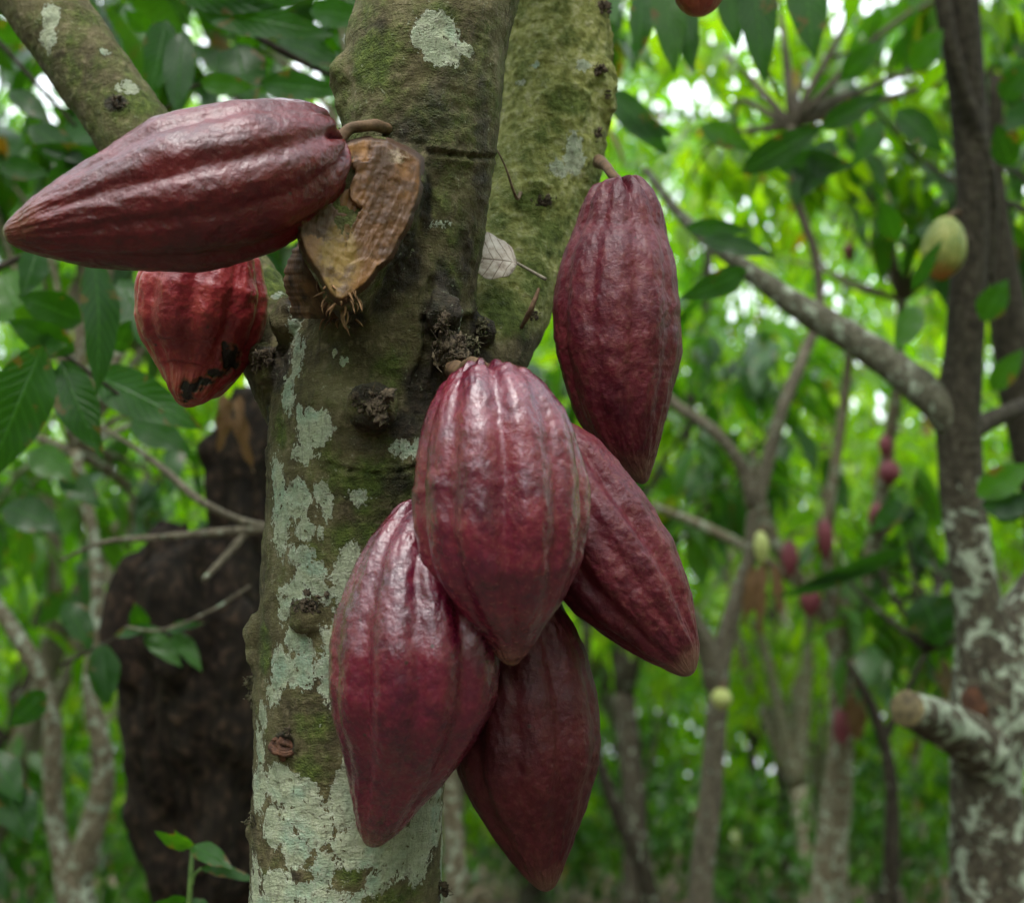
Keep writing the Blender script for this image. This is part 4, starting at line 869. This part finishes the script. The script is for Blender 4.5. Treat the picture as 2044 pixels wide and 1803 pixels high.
bg_tree('leafy young tree whose large drooping leaves hang in from the left edge',
    [[np.r_[(-1.25, 1.75, -.05), .03], np.r_[(-1.2, 1.75, .8), .026], np.r_[(-1.15, 1.7, 1.6), .02], np.r_[P(-60, 700, 1.65), .012], np.r_[P(60, 660, 1.62), .006], np.r_[P(190, 640, 1.6), .004]],
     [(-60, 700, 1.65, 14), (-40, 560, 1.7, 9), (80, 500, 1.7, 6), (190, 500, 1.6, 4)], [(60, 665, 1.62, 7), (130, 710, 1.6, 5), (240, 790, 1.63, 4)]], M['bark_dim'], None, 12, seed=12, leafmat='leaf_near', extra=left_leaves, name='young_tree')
sprig = thing('leafy_shoot', 'small shoot with four pale green leaves in front of the dark dead trunk', 'shoot', P(200, 1300, 2.0))
mb = MB(); mb.tube(L3([(120, 1330, 2.0, 4), (200, 1290, 2.0, 3), (290, 1252, 2.0, 3), (340, 1262, 2.0, 2)]), 8, 20); link('stem', mb.mesh('stem', M['bark_dim']), sprig)
link('foliage', leaf_mesh('foliage', leaves_px([(345, 1262, 400, 1338, 40, 1.98, .3, .6), (330, 1262, 405, 1246, 26, 1.98, .6, .3), (285, 1255, 270, 1205, 40, 1.98, .2, .3), (200, 1290, 205, 1405, 60, 2.0, .2, .3), (290, 1262, 360, 1330, 44, 1.98, .2, .6), (230, 1270, 320, 1256, 30, 1.98, .6, .3)]), M['leaf_near']), sprig)
seed_ = thing('seedling', 'green seedling with a thin stem at the foot of the foreground trunk', 'seedling', P(375, 2100, 1.35) * [1, 1, 0])
b = P(378, 1803, 1.35); mb = MB(); mb.tube([np.r_[b[0], b[1] , -.02, .004], np.r_[b[0] + .01, b[1], b[2] * .5, .0035], np.r_[P(378, 1803, 1.35), .0032], np.r_[P(384, 1690, 1.35), .002]], 8, 30)
mb.tube(L3([(382, 1770, 1.35, 4), (390, 1745, 1.35, 3), (402, 1735, 1.35, 3)]), 8, 10)
gst = simple_mat('green_stem', (.05, .10, .02), (.12, .2, .05), 60, .6, .3); link('stem', mb.mesh('stem', gst), seed_)
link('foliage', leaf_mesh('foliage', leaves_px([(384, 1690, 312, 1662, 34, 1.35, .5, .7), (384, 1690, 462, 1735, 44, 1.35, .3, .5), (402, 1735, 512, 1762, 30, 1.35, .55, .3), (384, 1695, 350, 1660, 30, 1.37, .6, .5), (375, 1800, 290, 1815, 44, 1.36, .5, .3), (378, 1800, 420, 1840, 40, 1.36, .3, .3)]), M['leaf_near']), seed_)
# crown of the foreground tree: drooping sprays behind and above the limbs
up = leaves_px([
    (395, 20, 660, 70, 74, 1.7, .2, .3), (330, 40, 300, 190, 74, 1.75, .2, .3), (365, 60, 355, 235, 66, 1.7, -.2, .15), (470, 90, 500, 210, 100, 1.75, .1, .3), (520, 165, 680, 185, 60, 1.7, .2, .3), (400, 165, 510, 175, 44, 1.6, .1, .6),
    (560, 80, 680, 130, 66, 1.8, .3, .2), (620, 20, 740, 40, 60, 1.75, .2, .4), (260, 330, 60, 290, 60, 1.9, .3, .3), (190, 300, 90, 380, 70, 1.9, .2, .3), (300, 60, 250, 20, 40, 1.8, .2, .5), (60, 250, 170, 330, 60, 1.9, .2, .2), (20, 180, 100, 250, 50, 2.0, .4, .2), (560, 210, 640, 240, 50, 1.9, .3, .2), (340, -20, 620, -10, 90, 1.7, .1, .3),
    (0, 330, 100, 350, 50, 2.0, .2, .2), (440, 230, 560, 215, 44, 2.0, .3, .1)])
up_r = leaves_px([
    (1325, -40, 1345, 140, 70, 1.75, .1, .6), (1280, -20, 1270, 120, 54, 1.8, .3, .4), (1365, -10, 1385, 140, 60, 1.8, -.3, .25), (1215, 180, 1330, 305, 60, 1.9, .1, .4), (1500, -60, 1525, 160, 76, 1.9, .1, .3), (1600, -60, 1625, 110, 82, 1.9, .1, .45), (1450, -40, 1470, 90, 60, 2.0, .1, .5), (1240, 240, 1340, 270, 44, 1.9, .3, .1),
    (1480, 345, 1640, 250, 60, 2.1, .1, .1), (1640, 255, 1760, 190, 50, 2.1, .2, .1), (1490, 540, 1360, 595, 56, 1.8, .2, .2), (1400, 480, 1540, 510, 44, 1.9, .4, .05), (1600, 320, 1590, 410, 44, 2.2, .1, .15), (1550, 330, 1700, 330, 60, 2.2, .1, .15), (1660, 280, 1600, 390, 60, 2.2, .2, .1), (1370, 455, 1490, 460, 40, 2.0, .2, .3), (1790, 220, 1880, 300, 60, 2.3, .2, .25), (1760, 240, 1700, 330, 50, 2.3, .2, .5), (1680, 160, 1760, 80, 50, 2.2, .2, .5), (1820, 140, 1880, 60, 60, 2.3, .2, .6), (1400, 250, 1500, 300, 50, 2.2, .2, .7),
    (1830, 610, 1790, 700, 56, 2.3, .1, .75), (1790, 480, 1760, 400, 50, 2.3, .1, .4), (1820, 580, 1880, 480, 30, 2.3, .1, .3), (1950, 990, 2060, 930, 66, 2.2, .1, .7), (1960, 1010, 2070, 1010, 60, 2.2, .2, .1), (1990, 1040, 2080, 980, 50, 2.2, .2, .2), (1840, 1190, 1880, 1290, 110, 2.7, .2, .1), (1960, 640, 2010, 560, 60, 2.4, .1, .5), (2000, 200, 2060, 120, 60, 2.4, .1, .4), (2020, 330, 1990, 250, 56, 2.4, .1, .1), (1980, 780, 2040, 700, 50, 2.4, .1, .6), (1810, 1090, 1600, 1170, 40, 2.9, .5, .15), (1800, 1000, 1740, 1060, 50, 2.9, .2, .15), (1740, 1120, 1560, 1190, 36, 2.9, .4, .2)])
rngc = np.random.default_rng(77)
tops = []
for tgt in [(.25, 1.15, 3.3), (.15, 1.9, 3.4), (-1.3, 1.7, 2.9)]: tops.append(np.array(tgt))
cr = [sprays(crown_points((.2, 1.6, 3.55), (1.4, 1.1, .5), 60, rngc), rngc, 8, .24), sprays(crown_points((-1.3, 2.0, 3.1), (.7, .6, .4), 26, rngc), rngc, 8, .24)]
mb = MB()
twig_tubes(mb, tops[0], crown_points((.2, 1.6, 3.55), (1.2, 1.0, .4), 14, rngc), rngc, .014); twig_tubes(mb, tops[2], crown_points((-1.3, 2.0, 3.1), (.7, .6, .4), 10, rngc), rngc, .012)
for a, b in [((-1.3, 1.7, 2.9), P(480, -60, 1.75)), ((-1.3, 1.7, 2.9), P(150, 250, 1.95)), ((.15, 1.9, 3.4), P(1330, -80, 1.8)), ((.15, 1.9, 3.4), P(1560, 200, 2.2)), ((.15, 1.9, 3.4), P(1500, -80, 1.9)), ((.15, 1.9, 3.4), P(1600, -80, 1.9))]:
    a = np.array(a); mb.tube([np.r_[a, .01], np.r_[(a + b) / 2 + [0, .1, .05], .006], np.r_[b, .003]], 8, 16)
for rws in [[(440, -60, 1.75, 9), (500, 60, 1.75, 8), (560, 100, 1.75, 8), (660, 150, 1.8, 5)], [(560, 160, 1.85, 6), (500, 170, 1.8, 5), (420, 165, 1.8, 4), (260, 330, 1.95, 4)]]:
    mb.tube(L3(rws), 8, 20)
link('twigs', mb.mesh('twigs', M['bark_dim']), main_tree)
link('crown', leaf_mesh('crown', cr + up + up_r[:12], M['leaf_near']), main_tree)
me = leaf_mesh('near_spray', up_r[12:], M['leaf_near']); o = link('crown', me, t1)

# ------------------------------------------------------------------ trees further back: a few kinds, copied
def proto_tree(seed, crown_r=1.5, height=4.2, lean=0, leafs=130, mat='bark_pale', lm='leaf_far', low=0):
    rng = np.random.default_rng(seed); fork = rng.uniform(.9, 1.5)
    root = bpy.data.objects.new('cacao_tree', None); mb = MB(); top = np.array([lean * .3, 0, fork])
    mb.tube([np.r_[0, 0, -.1, .10], np.r_[lean * .1, .02, fork * .5, .07], np.r_[top, .065]], 12, 16, wob=.12)
    tips = []
    for k in range(rng.integers(3, 5)):
        a = rng.uniform(0, 6.28); r = rng.uniform(.5, .9) * crown_r * .7; e = np.array([math.cos(a) * r + lean, math.sin(a) * r, height * rng.uniform(.62, .8)])
        m = top * .5 + e * .5 + rng.normal(0, .12, 3); mb.tube([np.r_[top - [0, 0, .05], .05], np.r_[m, .035], np.r_[e, .015]], 10, 16, wob=.1); tips.append(e)
    cp = crown_points((lean, 0, height * .68), (crown_r, crown_r, height * .34), leafs, rng, .15)
    if low: cp = np.vstack([cp, crown_points((0, 0, .9), (crown_r * .7, crown_r * .7, .7), low, rng, .1)])
    for t in tips: twig_tubes(mb, t, cp[rng.integers(0, len(cp), 5)], rng, .012)
    return mb.mesh('trunk', M[mat]), leaf_mesh('crown', [sprays(cp, rng, 12, .17, 1.8, 6)], M[lm])
protos = [proto_tree(11, 1.5, 4.4, .2, 110, lm='leaf_sunlit'), proto_tree(12, 1.4, 3.9, -.3, 105, 'bark_grey'), proto_tree(13, 1.7, 5.2, .4, 125, 'bark_mottled', low=10), proto_tree(14, 1.3, 4.0, .1, 100, 'bark_pale', low=14, lm='leaf_sunlit'), proto_tree(15, 1.9, 6.5, -.3, 150, 'bark_dim')]
rs = random.Random(21); k = 0
spots = []
for iy in range(8):
    y = 5.6 + iy * 2.6
    nx = int(y * .62 / 2.4) + 1
    for ix in range(-nx, nx + 1):
        spots.append((ix * 2.5 + rs.uniform(-.7, .7) + (iy % 2) * 1.2, y + rs.uniform(-.8, .8)))
lab = ['slim pale cacao tree standing among others in the blurred grove', ]
for (x, y) in spots:
    if .10 < math.atan2(x, y) < .34 and y < 21 and rs.random() < .75: continue
    pr = protos[rs.randrange(5)]; s = rs.uniform(.85, 1.15) * (1 + .012 * y)
    r = thing('cacao_tree', 'cacao tree of the grove, added to block light where unseen around the camera', 'tree', (x, y, 0), 'cacao trees of the grove further back')
    r.rotation_euler = (0, 0, rs.uniform(0, 6.28)); r.scale = (s, s, s)
    for nm, me in (('trunk', pr[0]), ('crown', pr[1])):
        o = bpy.data.objects.new(nm, me); COL.objects.link(o); o.parent = r
    k += 1
for (x, y, s, a) in [(1.0, 10.6, 1.5, 4), (.2, 13.4, 1.5, 4), (4.9, 12.6, 1.6, 2), (3.3, 15.5, 1.9, 4), (-3.0, -1.4, 1.0, 1), (3.0, -1.4, 1.0, 2), (-4.6, -3.8, 1.15, 3), (4.8, -4.2, 1.2, 4), (4.4, .8, 1.05, 0), (-4.2, 1.0, 1.05, 2), (-6.5, -1.5, 1.2, 3), (6.5, -1.5, 1.2, 1), (1.9, -3.2, .9, 3), (-2.2, -3.6, .9, 1), (2.6, .9, .8, 3), (-2.7, -.1, .8, 3), (-2.6, 2.2, .9, 1)]:  # trees beside and behind the camera are unseen, added to block light
    pr = protos[a % 5]
    r = thing('cacao_tree', 'cacao tree of the grove, added to block light where unseen around the camera', 'tree', (x, y, 0), 'cacao trees of the grove further back')
    r.rotation_euler = (0, 0, a * 1.3); r.scale = (s, s, s)
    for nm, me in (('trunk', pr[0]), ('crown', pr[1])):
        o = bpy.data.objects.new(nm, me); COL.objects.link(o); o.parent = r
# sparse taller wood far behind, reads as one mass, with an added unseen ring
rng = np.random.default_rng(31); n = 4600
az = rng.uniform(-.72, .72, n); dist = rng.uniform(26, 40, n); z = rng.beta(1.05, 1.5, n) * 24 + .2
el_ = np.arctan2(z - 1.35, dist); gap = np.exp(-((az - .235) / .10) ** 2 - ((el_ - .335) / .065) ** 2) + .7 * np.exp(-((az + .42) / .06) ** 2 - ((el_ - .42) / .09) ** 2); keep = rng.random(n) > gap * 1.15 + .12; az, dist, z = az[keep], dist[keep], z[keep]
m_ = 1300; az = np.r_[az, rng.uniform(-.75, .75, m_)]; dist = np.r_[dist, rng.uniform(23, 30, m_)]; z = np.r_[z, rng.uniform(.2, 4.2, m_)]
m_ = 1500; az = np.r_[az, rng.uniform(.75, 5.53, m_)]; dist = np.r_[dist, rng.uniform(10, 14, m_)]; z = np.r_[z, rng.uniform(.1, 6.5, m_) * np.where(np.abs(az[-m_:] - 3.2) < .5, .5, 1)]  # unseen leaf ring around the camera, added to block low side light
wood = sprays(np.c_[np.sin(az) * dist, np.cos(az) * dist, z], rng, 12, .5, 7, 4)
o = link('far_wood_and_shade_ring', leaf_mesh('far_wood_and_shade_ring', [wood], M['leaf_far'])); structure(o, 'stuff')
# undergrowth
rng = np.random.default_rng(32); n = 260; d_ = rng.uniform(13, 26, n); az = rng.uniform(-.5, .5, n)
u = sprays(np.c_[np.sin(az) * d_, np.cos(az) * d_, rng.beta(1.0, 3.2, n) * .7 + .05], rng, 7, .15, 1.6, 4)
o = link('undergrowth', leaf_mesh('undergrowth', [u], M['leaf'])); structure(o, 'stuff')
bush = []
rngb = np.random.default_rng(91)
for kk in range(3):
    mb = MB(); cp = crown_points((0, 0, .75), (.7, .7, .62), 46, rngb, .1)
    for p_ in cp[:9]: mb.tube([np.r_[0, 0, -.05, .014], np.r_[p_ * .5 + [0, 0, .05], .009], np.r_[p_, .004]], 6, 8)
    bush.append((mb.mesh('stems', M['bark_dim']), leaf_mesh('foliage', [sprays(cp, rngb, 10, .15, 1.5, 6)], M['leaf'])))
rsb = random.Random(4)
for (x, y) in [(1.7, 9.8), (2.9, 10.4), (-2.1, 5.4), (-2.9, 6.6), (-3.2, 8.6), (3.9, 8.0), (1.1, 12.5), (2.2, 13.2), (3.6, 13), (-.8, 10.0), (.3, 13.5), (4.8, 12)]:
    pr = bush[rsb.randrange(3)]; s = rsb.uniform(.85, 1.35)
    r = thing('shrub', 'blurred leafy green shrub growing between the trunks of the grove', 'shrub', (x, y, 0), 'shrubs between the grove trees')
    r.rotation_euler = (0, 0, rsb.uniform(0, 6.28)); r.scale = (s, s, s)
    for nm, me in (('stems', pr[0]), ('foliage', pr[1])):
        o = bpy.data.objects.new(nm, me); COL.objects.link(o); o.parent = r
# ground and litter
g = NT('forest_soil'); co = g.coord(); nn_ = g.noise(co, 3, 6, .65); n2 = g.noise(co, 26, 5, .7)
c = g.ramp(n2, [(.3, (.03, .02, .014)), (.5, (.10, .068, .05)), (.7, (.24, .19, .16))]); c = g.mix(g.step(nn_, .55, .7), c, (.03, .05, .012))
b = g.n('ShaderNodeBsdfPrincipled', Base9Color=c, Roughness=.95, Normal=g.bump(n2, 1, .03)); gm = g.surf(b.outputs[0])
nx = 90; gx = np.linspace(-1, 1, nx); gx = np.sign(gx) * np.abs(gx) ** 2 * 120
GX, GY = np.meshgrid(gx, gx + 8, indexing='ij'); gz = .06 * perlin(np.c_[GX.ravel() / 1.7, GY.ravel() / 1.7, np.zeros(GX.size)]) - .03
i = np.arange(nx - 1)[:, None] * nx + np.arange(nx - 1)[None]; gf = np.stack([i, i + nx, i + nx + 1, i + 1], -1).reshape(-1, 4)
o = link('ground', mesh_np('ground', np.c_[GX.ravel(), GY.ravel(), gz], gf, gm)); structure(o)
rng = np.random.default_rng(33); n = 9000; d_ = rng.uniform(5, 30, n); az = rng.uniform(-.55, .55, n)
base = np.c_[np.sin(az) * d_, np.cos(az) * d_, rng.uniform(.0, .06, n)]; a = rng.uniform(0, 6.28, n)
dd = np.c_[np.cos(a), np.sin(a), rng.normal(.05, .25, n)]; L = rng.uniform(.1, .24, n)
lt = leaves_arrays(base, dd, np.c_[rng.normal(0, .3, (n, 2)), np.ones(n)], L, L * .38, rng.uniform(-.8, 1.2, n), rng.random(n) * .9, 6, .1)
o = link('leaf_litter', leaf_mesh('leaf_litter', [lt], M['litter'])); structure(o, 'stuff')

# ------------------------------------------------------------------ light
w = bpy.data.worlds.new('World'); S.world = w; w.use_nodes = True; nt = w.node_tree
sky = nt.nodes.new('ShaderNodeTexSky'); sky.sky_type = 'NISHITA'; sky.sun_disc = False
SUN_EL, SUN_AZ = math.radians(56), math.radians(188)     # azimuth from +Y clockwise: high behind the camera, veiled by cloud
sky.sun_elevation = SUN_EL; sky.sun_rotation = SUN_AZ; sky.dust_density = 5; sky.air_density = 1.2; sky.ozone_density = 1
bg = nt.nodes['Background']; bg.inputs['Strength'].default_value = .15; 
# broken bright cloud over the Nishita sky
tc = nt.nodes.new('ShaderNodeTexCoord'); mp = nt.nodes.new('ShaderNodeMapping'); mp.inputs['Scale'].default_value = (1, 1, 2.2)
cn = nt.nodes.new('ShaderNodeTexNoise'); cn.inputs['Scale'].default_value = 2.3; cn.inputs['Detail'].default_value = 7; cn.inputs['Roughness'].default_value = .6
mr = nt.nodes.new('ShaderNodeMapRange'); mr.interpolation_type = 'SMOOTHSTEP'; mr.inputs[1].default_value = .32; mr.inputs[2].default_value = .55
cx = nt.nodes.new('ShaderNodeMix'); cx.data_type = 'RGBA'; cx.inputs[7].default_value = (11.5, 12.2, 13.2, 1)
nt.links.new(tc.outputs['Generated'], mp.inputs[0]); nt.links.new(mp.outputs[0], cn.inputs['Vector']); nt.links.new(cn.outputs['Fac'], mr.inputs[0])
nt.links.new(mr.outputs[0], cx.inputs[0]); nt.links.new(sky.outputs[0], cx.inputs[6]); nt.links.new(cx.outputs[2], bg.inputs[0])
sd = bpy.data.lights.new('sun', 'SUN'); sd.energy = 1.45; sd.angle = math.radians(11); sd.color = (1, .97, .93)
so = bpy.data.objects.new('sun', sd); COL.objects.link(so)
dv = Vector((math.sin(SUN_AZ) * math.cos(SUN_EL), math.cos(SUN_AZ) * math.cos(SUN_EL), math.sin(SUN_EL)))
so.rotation_euler = (-dv).to_track_quat('-Z', 'Y').to_euler()
S.view_settings.view_transform = 'Standard'; S.view_settings.look = 'None'; S.view_settings.gamma = 1; S.view_settings.use_curve_mapping = False
S.view_settings.exposure = .9
S.render.engine = 'CYCLES'; S.cycles.max_bounces = 6; S.cycles.diffuse_bounces = 3; S.cycles.glossy_bounces = 3; S.cycles.transmission_bounces = 4
S.cycles.use_denoising = True; S.cycles.use_adaptive_sampling = True; S.cycles.adaptive_threshold = .02; S.cycles.sample_clamp_indirect = 8
